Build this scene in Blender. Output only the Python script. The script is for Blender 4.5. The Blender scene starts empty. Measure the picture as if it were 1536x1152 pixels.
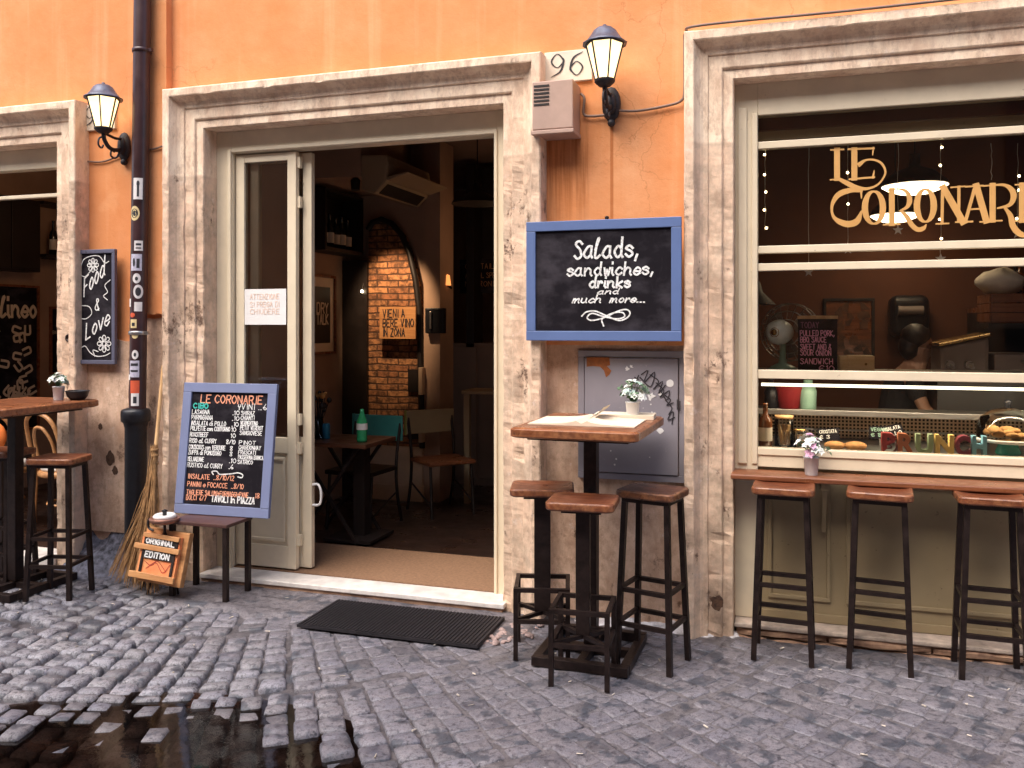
import bpy, math, random
from mathutils import Vector, Matrix, noise
random.seed(7)
rnd = random.random
def ru(a, b): return a + (b - a) * random.random()
PI = math.pi
scene = bpy.context.scene
col = scene.collection

# ------------------------------------------------------------------ camera
F = 1290.0; TH = math.radians(17.6); CH = 1.6; CD = 4.61
cth, sth = math.cos(TH), math.sin(TH)
def W(px, py, Y=0.0):
    """point of the photograph (1536 wide) on the plane y = Y, in metres"""
    u = (px - 768) / F; v = (490 - py) / F; t = (Y + CD) / (cth + u * sth)
    return Vector((t * (-sth + u * cth), Y, CH + t * v))
cam = bpy.data.cameras.new('camera'); camo = bpy.data.objects.new('camera', cam); col.objects.link(camo)
camo.location = (0, -CD, CH); camo.rotation_euler = (PI / 2, 0, TH)
cam.sensor_width = 36; cam.lens = 36 * F / 1536; cam.shift_y = -86 / 1536
cam.clip_start = 0.05; cam.clip_end = 500
scene.camera = camo

# ------------------------------------------------------------------ mesh builder
class MB:
    def __init__(s): s.v = []; s.f = []; s.s = []; s.c = []
    def add(s, vs, fs, smooth=False, c=None):
        n = len(s.v); s.v += [Vector(p) for p in vs]
        s.f += [tuple(i + n for i in f) for f in fs]; s.s += [smooth] * len(fs)
        s.c += [c if c is not None else (1, 1, 1, 1)] * len(vs)
        return s
    def box(s, x0, x1, y0, y1, z0, z1):
        return s.add([(x0,y0,z0),(x1,y0,z0),(x1,y1,z0),(x0,y1,z0),(x0,y0,z1),(x1,y0,z1),(x1,y1,z1),(x0,y1,z1)],
              [(0,3,2,1),(4,5,6,7),(0,1,5,4),(1,2,6,5),(2,3,7,6),(3,0,4,7)])
    def obox(s, M, sx, sy, sz):
        vs = [M @ Vector((x*sx/2, y*sy/2, z*sz/2)) for z in (-1,1) for x, y in ((-1,-1),(1,-1),(1,1),(-1,1))]
        return s.add(vs, [(0,3,2,1),(4,5,6,7),(0,1,5,4),(1,2,6,5),(2,3,7,6),(3,0,4,7)])
    def bar(s, p, q, w, h=None, up=(0,0,1)):
        p, q = Vector(p), Vector(q); h = h or w; d = (q - p).normalized(); up = Vector(up)
        if abs(d.dot(up)) > .98: up = Vector((0,1,0))
        a = d.cross(up).normalized(); b = a.cross(d)
        vs = [o + a*x*w/2 + b*y*h/2 for o in (p, q) for x, y in ((-1,-1),(1,-1),(1,1),(-1,1))]
        return s.add(vs, [(0,1,2,3),(7,6,5,4),(0,4,5,1),(1,5,6,2),(2,6,7,3),(3,7,4,0)])
    def tube(s, pts, r, n=8, smooth=True, closed=False):
        pts = [Vector(p) for p in pts]; m = len(pts)
        rs = r if isinstance(r, (list, tuple)) else [r] * m
        vs = []; prev = None
        for i, p in enumerate(pts):
            if closed: d = pts[(i+1) % m] - pts[i-1]
            else: d = pts[min(i+1, m-1)] - pts[max(i-1, 0)]
            d = d.normalized() if d.length > 1e-9 else Vector((0,0,1))
            if prev is None:
                a = d.cross(Vector((0,0,1)));  a = a if a.length > .05 else d.cross(Vector((1,0,0)))
            else: a = prev - d * prev.dot(d)
            a.normalize(); prev = a; b = d.cross(a)
            vs += [p + (a * math.cos(2*PI*k/n) + b * math.sin(2*PI*k/n)) * rs[i] for k in range(n)]
        fs = []
        for i in range(m if closed else m - 1):
            j = (i + 1) % m
            fs += [(i*n+k, i*n+(k+1) % n, j*n+(k+1) % n, j*n+k) for k in range(n)]
        s.add(vs, fs, smooth)
        if not closed: s.add(vs[:n], [tuple(range(n-1, -1, -1))]); s.add(vs[-n:], [tuple(range(n))])
        return s
    def lathe(s, prof, o=(0,0,0), n=20, M=None, smooth=True):
        o = Vector(o); M = M or Matrix.Identity(3); vs = []
        for r, z in prof: vs += [o + M @ Vector((r*math.cos(2*PI*k/n), r*math.sin(2*PI*k/n), z)) for k in range(n)]
        fs = [(i*n+k, i*n+(k+1) % n, (i+1)*n+(k+1) % n, (i+1)*n+k) for i in range(len(prof)-1) for k in range(n)]
        s.add(vs, fs, smooth)
        if prof[0][0] > 1e-4: s.add(vs[:n], [tuple(range(n-1,-1,-1))])
        if prof[-1][0] > 1e-4: s.add(vs[-n:], [tuple(range(n))])
        return s
    def ball(s, o, r, n=10, m=6, sc=(1,1,1), M=None):
        prof = [(max(1e-5, math.sin(PI*i/m)) * 1, -math.cos(PI*i/m)) for i in range(m+1)]
        S = Matrix.Diagonal(Vector(sc) * r); S = (M @ S) if M else S
        return s.lathe(prof, o, n, S)
    def prism(s, poly, fr, d0, d1):
        n = len(poly)
        vs = [fr(a, b, d0) for a, b in poly] + [fr(a, b, d1) for a, b in poly]
        return s.add(vs, [tuple(range(n-1,-1,-1)), tuple(range(n, 2*n))] + [(i, (i+1) % n, (i+1) % n + n, i + n) for i in range(n)])
    def ribbon(s, pts, w, fr, lift=.002):
        m = len(pts); ws = w if isinstance(w, (list, tuple)) else [w] * m
        s.rc = getattr(s, 'rc', 0) + 1; lift = lift + .00022 * (s.rc % 7)
        if m < 2: return s
        L = []; R = []
        for i in range(m):
            p = Vector(pts[i]); d = Vector(pts[min(i+1, m-1)]) - Vector(pts[max(i-1, 0)])
            d = d.normalized() if d.length > 1e-9 else Vector((1,0)); nn = Vector((-d.y, d.x)) * ws[i] / 2
            e = Vector((0,0))
            if i == 0: e = -d * ws[i] * .35
            if i == m - 1: e = d * ws[i] * .35
            L.append(p + nn + e); R.append(p - nn + e)
        vs = [fr(p.x, p.y, lift + .0005*i/m) for i, p in enumerate(L)] + [fr(p.x, p.y, lift + .0005*i/m) for i, p in enumerate(R)]
        return s.add(vs, [(m+i, m+i+1, i+1, i) for i in range(m-1)])
    def build(s, name, mat, parent=None, bevel=0, seg=2, world=True, weld=False):
        off = Vector((0,0,0))
        if parent is not None and world: off = parent['_o'] if '_o' in parent else Vector((0,0,0))
        off = Vector(off)
        me = bpy.data.meshes.new(name); me.from_pydata([v - off for v in s.v], [], s.f)
        me.polygons.foreach_set('use_smooth', s.s)
        if any(c != (1,1,1,1) for c in s.c):
            at = me.color_attributes.new('tone', 'FLOAT_COLOR', 'POINT')
            at.data.foreach_set('color', [x for c in s.c for x in c])
        me.materials.append(mat); me.update()
        o = bpy.data.objects.new(name, me); col.objects.link(o)
        if parent is not None:
            o.parent = parent; o['_o'] = list(off)
        if bevel:
            b = o.modifiers.new('bevel', 'BEVEL'); b.width = bevel; b.segments = seg; b.limit_method = 'ANGLE'; b.angle_limit = .6
        return o
def thing(name, loc, label, cat, group=None):
    o = bpy.data.objects.new(name, None); col.objects.link(o); o.location = loc; o['_o'] = list(loc)
    o.empty_display_size = .1
    return tag(o, label, cat, group)
def tag(o, label, cat, group=None):
    o['label'] = label; o['category'] = cat
    if group: o['group'] = group
    return o
def struct(o, k='structure'): o['kind'] = k; return o
def copy_tree(o, parent=None):
    c = o.copy(); col.objects.link(c); c.parent = parent
    for ch in [x for x in scene.objects if x.parent == o]: copy_tree(ch, c)
    return c
def place(root, loc, rz=0, label=None):
    root.location = loc; root.rotation_euler = (0, 0, rz)
    if label: root['label'] = label
    return root
def fr(o, ux, uy):
    o, ux, uy = Vector(o), Vector(ux).normalized(), Vector(uy).normalized(); n = ux.cross(uy)
    return lambda a, b, c=0: o + ux*a + uy*b + n*c
def frw(o): return fr(o, (1,0,0), (0,0,1))                # on a wall facing the street; c > 0 comes out
def spline(pts, k=6, closed=None):
    pts = [Vector(p) for p in pts]
    if len(pts) < 3: return pts
    closed = (pts[0] - pts[-1]).length < 1e-6 if closed is None else closed
    if closed: P = [pts[-2]] + pts + [pts[1]]
    else: P = [2*pts[0]-pts[1]] + pts + [2*pts[-1]-pts[-2]]
    out = []
    for i in range(1, len(P)-2):
        for j in range(k):
            t = j / k; a, b, c, d = P[i-1], P[i], P[i+1], P[i+2]
            out.append(.5*((2*b) + (c-a)*t + (2*a-5*b+4*c-d)*t*t + (3*b-a-3*c+d)*t**3))
    out.append(P[-2]); return out

# ------------------------------------------------------------------ materials
class NT:
    def __init__(s, m): s.t = m.node_tree; s.n = s.t.nodes; s.l = s.t.links
    def new(s, ty, **k):
        n = s.n.new(ty)
        for a, b in k.items():
            if a in n.inputs.keys(): n.inputs[a].default_value = b
            else: setattr(n, a, b)
        return n
    def link(s, a, b): s.l.new(a, b)
    def ramp(s, f, stops):
        r = s.n.new('ShaderNodeValToRGB'); e = r.color_ramp.elements
        while len(e) < len(stops): e.new(.5)
        for i, (p, c) in enumerate(stops):
            e[i].position = p; e[i].color = (c, c, c, 1) if isinstance(c, (int, float)) else (*c[:3], 1)
        s.link(f, r.inputs[0]); return r.outputs[0]
    def mix(s, f, a, b, mode='MIX'):
        m = s.n.new('ShaderNodeMix'); m.data_type = 'RGBA'; m.blend_type = mode
        for sock, v in ((m.inputs[0], f), (m.inputs[6], a), (m.inputs[7], b)):
            if hasattr(v, 'is_output'): s.link(v, sock)
            elif isinstance(v, (int, float)): sock.default_value = v if sock == m.inputs[0] else (v, v, v, 1)
            else: sock.default_value = (*v[:3], 1)
        return m.outputs[2]
    def tex(s, scale, det=4, stretch=(1,1,1), rough=.6, kind='ShaderNodeTexNoise', **k):
        c = s.new('ShaderNodeTexCoord'); mp = s.new('ShaderNodeMapping'); mp.inputs['Scale'].default_value = stretch
        s.link(c.outputs['Object'], mp.inputs[0]); n = s.n.new(kind)
        n.inputs['Scale'].default_value = scale
        if kind == 'ShaderNodeTexNoise': n.inputs['Detail'].default_value = det; n.inputs['Roughness'].default_value = rough
        for a, b in k.items(): setattr(n, a, b)
        s.link(mp.outputs[0], n.inputs['Vector']); return n
    def bump(s, h, bsdf, st=.3, dist=.01):
        b = s.new('ShaderNodeBump'); b.inputs['Strength'].default_value = st; b.inputs['Distance'].default_value = dist
        s.link(h, b.inputs['Height'])
        s.link(b.outputs[0], bsdf.inputs['Normal'])
def newmat(name):
    m = bpy.data.materials.new(name); m.use_nodes = True; t = NT(m); return m, t, t.n['Principled BSDF']
def mat(name, c, rough=.6, var=.25, scale=8, metal=0, bump=0, bscale=60, stretch=(1,1,1), c2=None, spec=.5):
    m, t, b = newmat(name); b.inputs['Roughness'].default_value = rough; b.inputs['Metallic'].default_value = metal
    b.inputs['Specular IOR Level'].default_value = spec
    n = t.tex(scale, 5, stretch)
    lo = tuple(x * (1 - var) for x in c) if c2 is None else c2
    hi = tuple(min(1, x * (1 + var * .6)) for x in c)
    t.link(t.ramp(n.outputs[0], [(.3, lo), (.7, hi)]), b.inputs['Base Color'])
    if rough > .08:
        r = t.ramp(n.outputs[0], [(.25, max(0, rough - .08)), (.75, min(1, rough + .1))]); t.link(r, b.inputs['Roughness'])
    if bump:
        n2 = t.tex(bscale, 4, stretch); t.bump(n2.outputs[0], b, bump, .004)
    return m
def emit(name, c, st):
    m, t, b = newmat(name); b.inputs['Base Color'].default_value = (*c, 1)
    b.inputs['Emission Color'].default_value = (*c, 1); b.inputs['Emission Strength'].default_value = st
    return m
def glass(name, tint=(1,1,1), refl=1.0):
    m, t, b = newmat(name); t.n.remove(b)
    f = t.new('ShaderNodeFresnel', IOR=1.45); tr = t.new('ShaderNodeBsdfTransparent'); tr.inputs[0].default_value = (*tint, 1)
    g = t.new('ShaderNodeBsdfGlossy'); g.inputs['Roughness'].default_value = .02; g.inputs[0].default_value = (refl, refl, refl, 1)
    mx = t.new('ShaderNodeMixShader'); t.link(f.outputs[0], mx.inputs[0]); t.link(tr.outputs[0], mx.inputs[1]); t.link(g.outputs[0], mx.inputs[2])
    t.link(mx.outputs[0], t.n['Material Output'].inputs[0]); return m

def stucco():
    m, t, b = newmat('orange_stucco'); b.inputs['Roughness'].default_value = .9; b.inputs['Specular IOR Level'].default_value = .2
    big = t.tex(.9, 6, rough=.65); c = t.ramp(big.outputs[0], [(.25, (.60,.22,.085)), (.5, (.70,.295,.125)), (.78, (.80,.42,.22))])
    mid = t.tex(5, 6); c = t.mix(t.ramp(mid.outputs[0], [(.35, .0), (.75, .5)]), c, (.62,.21,.06))
    st = t.tex(3, 5, (2.2, 2.2, .12)); c = t.mix(t.ramp(st.outputs[0], [(.54, 0), (.78, .5)]), c, (.80,.47,.26))
    vo = t.tex(1.7, kind='ShaderNodeTexVoronoi', feature='DISTANCE_TO_EDGE'); dn = t.tex(5, 6); t.link(t.mix(.25, vo.inputs['Vector'].links[0].from_socket, dn.outputs[1], 'ADD'), vo.inputs['Vector'])
    ck = t.ramp(vo.outputs[0], [(.0, 1), (.006, 0)]); gate = t.tex(.8, 2); ckm = t.mix(t.ramp(gate.outputs[0], [(.5, 0), (.6, .55)]), 0, ck); c = t.mix(ckm, c, (.36,.13,.045))
    pt_ = t.tex(1.6, 4, rough=.5); c = t.mix(t.ramp(pt_.outputs[0], [(.60, 0), (.63, .3)]), c, (.80,.42,.21))
    sp = t.tex(45, 3); c = t.mix(t.ramp(sp.outputs[0], [(.66, 0), (.75, .4)]), c, (.36,.14,.05))
    # rain streaks below the ventilation box, and the drip line below the lamp
    co = t.new('ShaderNodeTexCoord'); sx = t.new('ShaderNodeSeparateXYZ'); t.link(co.outputs['Object'], sx.inputs[0])
    def band(v, a, b_, soft):
        r = t.new('ShaderNodeMapRange', interpolation_type='SMOOTHSTEP'); r.inputs[1].default_value = a - soft; r.inputs[2].default_value = a; t.link(v, r.inputs[0])
        r2 = t.new('ShaderNodeMapRange', interpolation_type='SMOOTHSTEP'); r2.inputs[1].default_value = b_; r2.inputs[2].default_value = b_ + soft
        r2.inputs[3].default_value = 1; r2.inputs[4].default_value = 0; t.link(v, r2.inputs[0])
        q = t.new('ShaderNodeMath', operation='MULTIPLY'); t.link(r.outputs[0], q.inputs[0]); t.link(r2.outputs[0], q.inputs[1]); return q.outputs[0]
    def mul(a, b_):
        q = t.new('ShaderNodeMath', operation='MULTIPLY'); t.link(a, q.inputs[0])
        if hasattr(b_, 'is_output'): t.link(b_, q.inputs[1])
        else: q.inputs[1].default_value = b_
        return q.outputs[0]
    fine = t.tex(30, 4, (1, 1, .04))
    k = mul(mul(band(sx.outputs[0], .22, .46, .03), band(sx.outputs[2], 2.45, 2.64, .42)), t.ramp(fine.outputs[0], [(.40, .05), (.58, .85)]))
    c = t.mix(k, c, (.40,.13,.04))
    k = mul(mul(band(sx.outputs[0], .600, .611, .006), band(sx.outputs[2], 2.15, 2.75, .1)), .7); c = t.mix(k, c, (.38,.11,.03))
    t.link(c, b.inputs['Base Color'])
    h = t.tex(14, 8, rough=.7); t.bump(h.outputs[0], b, .35, .012); return m
def stone(name, light, mid, dark, lower):
    """travertine: the dirt grows towards the ground as rain splash does, with pits and vertical wear"""
    m, t, b = newmat(name); b.inputs['Roughness'].default_value = .8; b.inputs['Specular IOR Level'].default_value = .25
    n = t.tex(5, 9, (1.3, 1.3, .55), .72); c = t.ramp(n.outputs[0], [(.36, mid), (.58, light)])
    n2 = t.tex(15, 9, (1, 1, .42 if lower else .8), .8); c = t.mix(t.ramp(n2.outputs[0], [(.48, 0), (.62, .85)]), c, tuple(x*.8 for x in mid))
    n3 = t.tex(34, 8, (1, 1, .75), .85); g3 = t.tex(6.5, 5, (1, 1, .5)); p3 = t.mix(.55, n3.outputs[0], g3.outputs[0]); pits = t.ramp(p3, [(.375, 1), (.42, 0)])
    n4 = t.tex(7, 6, rough=.7); patch = t.ramp(n4.outputs[0], [(.4, 0), (.62, 1)])
    co = t.new('ShaderNodeTexCoord'); sx = t.new('ShaderNodeSeparateXYZ'); t.link(co.outputs['Object'], sx.inputs[0])
    r = t.new('ShaderNodeMapRange'); r.inputs[1].default_value = 2.56; r.inputs[2].default_value = 2.545; t.link(sx.outputs[2], r.inputs[0])
    def mul(a, b_):
        q = t.new('ShaderNodeMath', operation='MULTIPLY'); t.link(a, q.inputs[0])
        if hasattr(b_, 'is_output'): t.link(b_, q.inputs[1])
        else: q.inputs[1].default_value = b_
        return q.outputs[0]
    if lower:
        old = t.mix(patch, tuple(x*1.08 for x in mid), tuple(x*.45 for x in mid))
        c = t.mix(mul(r.outputs[0], .66), c, old)
        c = t.mix(mul(pits, mul(r.outputs[0], .85)), c, dark)
    else:
        c = t.mix(mul(pits, .8), c, dark); c = t.mix(mul(patch, .4), c, tuple(x*.6 for x in mid))
    ns = t.tex(9, 6, (1, 1, .06), .6); c = t.mix(t.ramp(ns.outputs[0], [(.55, 0), (.72, .35)]), c, tuple(x*.55 for x in mid))
    nw_ = t.tex(11, 7, rough=.75); c = t.mix(t.ramp(nw_.outputs[0], [(.60, 0), (.70, .45)]), c, (.86,.76,.70))
    n5 = t.tex(2.2, 5, rough=.6); c = t.mix(t.ramp(n5.outputs[0], [(.52, 0), (.75, .3)]), c, (.48,.29,.18))
    t.link(c, b.inputs['Base Color'])
    a = t.new('ShaderNodeMath', operation='SUBTRACT'); t.link(n2.outputs[0], a.inputs[0]); t.link(pits, a.inputs[1])
    t.bump(a.outputs[0], b, .6, .010); return m
def wood(name, c1, c2, rough=.35, sx=(1,14,14), scale=3):
    m, t, b = newmat(name); b.inputs['Roughness'].default_value = rough
    n = t.tex(scale, 8, sx, .65); n2 = t.tex(scale*2.3, 5)
    oi = t.new('ShaderNodeObjectInfo')
    for q in (n, n2):
        ad = t.new('ShaderNodeVectorMath', operation='MULTIPLY_ADD'); l_ = q.inputs['Vector'].links[0].from_socket; t.link(oi.outputs['Location'], ad.inputs[0]); ad.inputs[1].default_value = (3.1, 4.7, 2.3); t.link(l_, ad.inputs[2]); t.link(ad.outputs[0], q.inputs['Vector'])
    c = t.ramp(n.outputs[0], [(.3, c1), (.68, c2)]); c = t.mix(t.ramp(n2.outputs[0], [(.45, 0), (.7, .55)]), c, c1)
    at = t.new('ShaderNodeAttribute', attribute_name='tone'); wn = t.tex(26, 6, rough=.7); we = t.mix(1, at.outputs[0], t.ramp(wn.outputs[0], [(.44, 0), (.68, .8)]), 'MULTIPLY'); c = t.mix(we, c, (.40,.17,.07))
    t.link(c, b.inputs['Base Color']); t.link(t.ramp(n2.outputs[0], [(.3, rough - .1), (.7, rough + .2)]), b.inputs['Roughness'])
    t.bump(n.outputs[0], b, .25, .004); return m
def brickmat():
    m, t, b = newmat('old_brick'); b.inputs['Roughness'].default_value = .85
    co = t.new('ShaderNodeTexCoord'); mp = t.new('ShaderNodeMapping'); mp.inputs['Rotation'].default_value = (-PI/2, 0, 0)
    nz = t.tex(6, 4); ad = t.mix(.035, co.outputs['Object'], nz.outputs[1], 'ADD'); t.link(ad, mp.inputs[0])
    br = t.new('ShaderNodeTexBrick'); t.link(mp.outputs[0], br.inputs[0])
    br.inputs['Scale'].default_value = 1; br.inputs['Brick Width'].default_value = .21; br.inputs['Row Height'].default_value = .058
    br.inputs['Mortar Size'].default_value = .009; br.inputs['Mortar Smooth'].default_value = .5
    br.inputs[1].default_value = (.52,.24,.10,1); br.inputs[2].default_value = (.34,.13,.055,1); br.inputs[3].default_value = (.10,.045,.025,1)
    n = t.tex(22, 6); c = t.mix(t.ramp(n.outputs[0], [(.4, .85), (.62, 0)]), br.outputs[0], (.07,.03,.015))
    t.link(c, b.inputs['Base Color']); iv = t.mix(.6, br.outputs[1], n.outputs[0], 'SUBTRACT')
    inv = t.new('ShaderNodeInvert'); t.link(iv, inv.inputs[1]); t.bump(inv.outputs[0], b, .7, .02); return m
def cobble(name, wet=False):
    m, t, b = newmat(name); b.inputs['Specular IOR Level'].default_value = .5
    at = t.new('ShaderNodeAttribute', attribute_name='tone')
    n = t.tex(16, 8, rough=.7); n2 = t.tex(150, 5); n3 = t.tex(1.3, 5)
    c = t.mix(t.ramp(n.outputs[0], [(.42, .0), (.62, .5)]), at.outputs[0], (.24,.215,.225))
    c = t.mix(t.ramp(n3.outputs[0], [(.42, 0), (.66, .3)]), c, (.24,.21,.215))
    w_ = t.tex(8.5, 5, rough=.55); c = t.mix(t.ramp(w_.outputs[0], [(.55, 0), (.61, .8)]), c, (.05,.058,.075))
    sp = t.tex(38, 8, rough=.8); c = t.mix(t.ramp(sp.outputs[0], [(.40, .9), (.49, 0)]), c, (.035,.032,.04))
    c = t.mix(t.ramp(n2.outputs[0], [(.35, .6), (.5, 0)]), c, (.05,.045,.055))
    n4 = t.tex(60, 3); c = t.mix(t.ramp(n4.outputs[0], [(.69, 0), (.74, .75)]), c, (.40,.37,.38))
    t.link(c, b.inputs['Base Color']); t.link(t.ramp(n.outputs[0], [(.3, .28), (.7, .62)]), b.inputs['Roughness'])
    h = t.tex(55, 8, rough=.7); t.bump(h.outputs[0], b, .7, .008); return m
def slate(name, c=(.010,.008,.011)):
    m, t, b = newmat(name); b.inputs['Roughness'].default_value = .85; b.inputs['Specular IOR Level'].default_value = .12
    n = t.tex(5, 6, (1,1,1.6)); n2 = t.tex(40, 4, (1,1,.3))
    k = t.ramp(n.outputs[0], [(.46, c), (.75, tuple(x*3 + .02 for x in c))])
    t.link(t.mix(t.ramp(n2.outputs[0], [(.58, 0), (.85, .22)]), k, (.08,.07,.08)), b.inputs['Base Color']); return m
def worn_paint(name, c, under, amt=.62, rough=.5):
    m, t, b = newmat(name); n = t.tex(30, 6, rough=.7); n2 = t.tex(6, 4)
    k = t.mix(t.ramp(n2.outputs[0], [(.3, 0), (.7, .5)]), c, tuple(x*.75 for x in c))
    t.link(t.mix(t.ramp(n.outputs[0], [(amt, 0), (amt + .06, .8)]), k, under), b.inputs['Base Color'])
    b.inputs['Roughness'].default_value = rough; t.bump(n.outputs[0], b, .15, .003); return m

M = dict(
    stucco=stucco(),
    stone=stone('painted_travertine', (.92,.74,.56), (.70,.49,.35), (.10,.045,.03), True),
    base=stone('stained_plaster', (.76,.54,.40), (.54,.34,.23), (.10,.05,.03), False),
    cream=worn_paint('cream_paint', (.76,.645,.47), (.36,.27,.17), .67, .38),
    olive=worn_paint('olive_cream_paint', (.33,.25,.14), (.15,.09,.05), .64, .45),
    blue=worn_paint('blue_grey_paint', (.18,.21,.35), (.42,.36,.34), .70, .55),
    royal=worn_paint('blue_paint', (.10,.155,.33), (.28,.30,.38), .70, .5),
    greyframe=worn_paint('grey_blue_paint', (.10,.10,.15), (.03,.025,.03), .6, .5),
    slate=slate('chalkboard'), chalk=mat('white_chalk', (.80,.77,.74), .9, .55, 110),
    ochalk=mat('orange_chalk', (.80,.33,.20), .9, .5, 110), tchalk=mat('teal_chalk', (.05,.42,.36), .9, .2, 60),
    pchalk=mat('pink_chalk', (.95,.42,.62), .9, .2, 60), gold=mat('gold_lettering', (.60,.32,.10), .5, .1, 10),
    black=mat('black_ink', (.02,.015,.02), .7, .2, 40),
    brown=wood('varnished_wood', (.10,.03,.012), (.29,.10,.04), .3),
    seat=wood('seat_wood', (.065,.017,.008), (.22,.065,.025), .34),
    seatd=wood('dark_seat_wood', (.05,.018,.012), (.16,.06,.03), .3),
    pale=wood('pale_wood', (.48,.27,.11), (.70,.44,.21), .5, (10,10,1)),
    crate=wood('crate_wood', (.36,.15,.05), (.62,.32,.13), .55, (1,10,10)),
    iron=mat('dark_iron', (.028,.017,.015), .42, .5, 25, .6, .3, 90),
    castiron=mat('black_cast_iron', (.012,.012,.016), .38, .4, 30, .2, .4, 120),
    pipe=mat('brown_pipe_paint', (.045,.018,.020), .35, .35, 6, 0, .1, 40),
    lampiron=mat('lamp_iron', (.03,.026,.03), .5, .5, 40, .3, .5, 110),
    lamproof=mat('grey_lamp_roof', (.10,.11,.16), .45, .4, 20, .3),
    vent=mat('vent_box_paint', (.42,.28,.22), .6, .15, 6, 0, .1, 50),
    hatch=worn_paint('grey_steel_hatch', (.26,.24,.27), (.40,.36,.36), .66, .5),
    rust=mat('rust', (.28,.09,.025), .9, .4, 30), white=mat('white_paint', (.72,.70,.68), .5, .1, 10),
    marble=mat('marble_step', (.66,.61,.57), .45, .25, 12, 0, .15, 60),
    stepstone=mat('rough_step_stone', (.36,.22,.14), .9, .5, 9, 0, .9, 25, (1,1,1), (.12,.06,.04)),
    carpet=mat('brown_carpet', (.26,.15,.09), .95, .25, 60, 0, .8, 300, spec=.1),
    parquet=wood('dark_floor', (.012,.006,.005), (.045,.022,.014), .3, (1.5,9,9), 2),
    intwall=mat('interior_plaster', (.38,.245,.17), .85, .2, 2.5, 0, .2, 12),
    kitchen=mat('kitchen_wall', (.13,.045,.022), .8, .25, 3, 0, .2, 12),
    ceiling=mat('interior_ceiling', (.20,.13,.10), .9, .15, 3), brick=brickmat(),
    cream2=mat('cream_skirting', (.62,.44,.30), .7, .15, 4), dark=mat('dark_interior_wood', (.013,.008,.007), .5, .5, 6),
    mat=mat('black_rubber', (.012,.009,.012), .6, .5, 30, 0, .4, 150), bristle=mat('straw', (.40,.22,.09), .85, .45, 30),
    acw=mat('cream_plastic', (.36,.27,.17), .45, .08, 3), teal=mat('teal_paint', (.05,.27,.25), .45, .15, 6),
    lime=mat('lime_paint', (.40,.42,.12), .5, .1, 6), steel=mat('brushed_steel', (.42,.40,.38), .32, .2, 6, .9, 0, 60, (1,1,30)),
    tin=mat('zinc_tin', (.62,.61,.61), .4, .2, 12, .35), leaf=mat('leaf', (.10,.19,.09), .6, .5, 30),
    petal=mat('white_petal', (.80,.80,.74), .7, .1, 20), mint=mat('mint_petal', (.52,.68,.60), .7, .15, 20), pink=mat('pink_petal', (.72,.40,.55), .7, .2, 20),
    paper=mat('paper', (.74,.62,.47), .8, .12, 5), notice=mat('notice_paper', (.78,.76,.74), .7, .06, 8),
    darkglass=mat('bottle_glass', (.012,.014,.010), .08, .3, 8, spec=.8), amber=mat('amber_glass', (.16,.05,.015), .1, .4, 8, spec=.8),
    greenb=mat('green_bottle_plastic', (.03,.33,.13), .15, .2, 8), label=mat('bottle_label', (.62,.55,.46), .7, .1, 20),
    red=mat('red_paint', (.26,.018,.022), .4, .2, 10), green=mat('mint_enamel', (.28,.46,.36), .35, .15, 10),
    rattan=wood('bentwood', (.30,.13,.045), (.58,.30,.12), .4, (6,6,6)), cushion=mat('white_cushion', (.66,.62,.56), .9, .1, 20),
    skin=mat('skin', (.42,.22,.14), .5, .1, 10), hair=mat('dark_hair', (.015,.008,.006), .5, .4, 60), cloth=mat('black_clothing', (.012,.011,.013), .85, .3, 20),
    bread=mat('bread_crust', (.50,.25,.09), .8, .4, 18, 0, .5, 60), cable=mat('cable_grey', (.20,.13,.10), .6, .2, 10),
    water=None, cab=mat('cabinet_grey', (.22,.17,.15), .5, .1, 5), plaque=mat('marble_plaque', (.70,.60,.48), .5, .15, 8),
    dirt=mat('wet_grit', (.20,.20,.25), .75, .6, 26, 0, 1.0, 45, (1,1,1), (.018,.017,.022)),
    far=mat('ochre_house', (.30,.17,.09), .9, .2, 1.5), gold2=mat('brass', (.62,.38,.14), .25, .2, 6, 1.0),
)
M['glass'] = glass('window_glass', (.97,.96,.94), .8); M['jar'] = glass('jar_glass', (.9,.93,.92))
M['lampglass'] = emit('lit_lamp_glass', (1.0,.74,.36), .85)
M['lampdisc'] = emit('lit_shade', (1.0,.80,.52), 3.0); M['led'] = emit('led_strip', (1.0,.90,.68), 1.2); M['fairy'] = emit('fairy_bulb', (1.0,.75,.4), 6)
M['cob'] = cobble('basalt_setts')
def watermat():
    m, t, b = newmat('puddle_water'); t.n.remove(b)
    f = t.new('ShaderNodeFresnel', IOR=1.45); tr = t.new('ShaderNodeBsdfTransparent'); tr.inputs[0].default_value = (.30,.235,.20,1)
    g = t.new('ShaderNodeBsdfGlossy'); g.inputs['Roughness'].default_value = .03
    n = t.tex(9, 4); bp = t.new('ShaderNodeBump'); bp.inputs['Strength'].default_value = .10; bp.inputs['Distance'].default_value = .01; t.link(n.outputs[0], bp.inputs['Height'])
    t.link(bp.outputs[0], g.inputs['Normal']); t.link(bp.outputs[0], f.inputs['Normal'])
    mx = t.new('ShaderNodeMixShader'); t.link(f.outputs[0], mx.inputs[0]); t.link(tr.outputs[0], mx.inputs[1]); t.link(g.outputs[0], mx.inputs[2]); t.link(mx.outputs[0], t.n['Material Output'].inputs[0]); return m
M['water'] = watermat()

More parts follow.
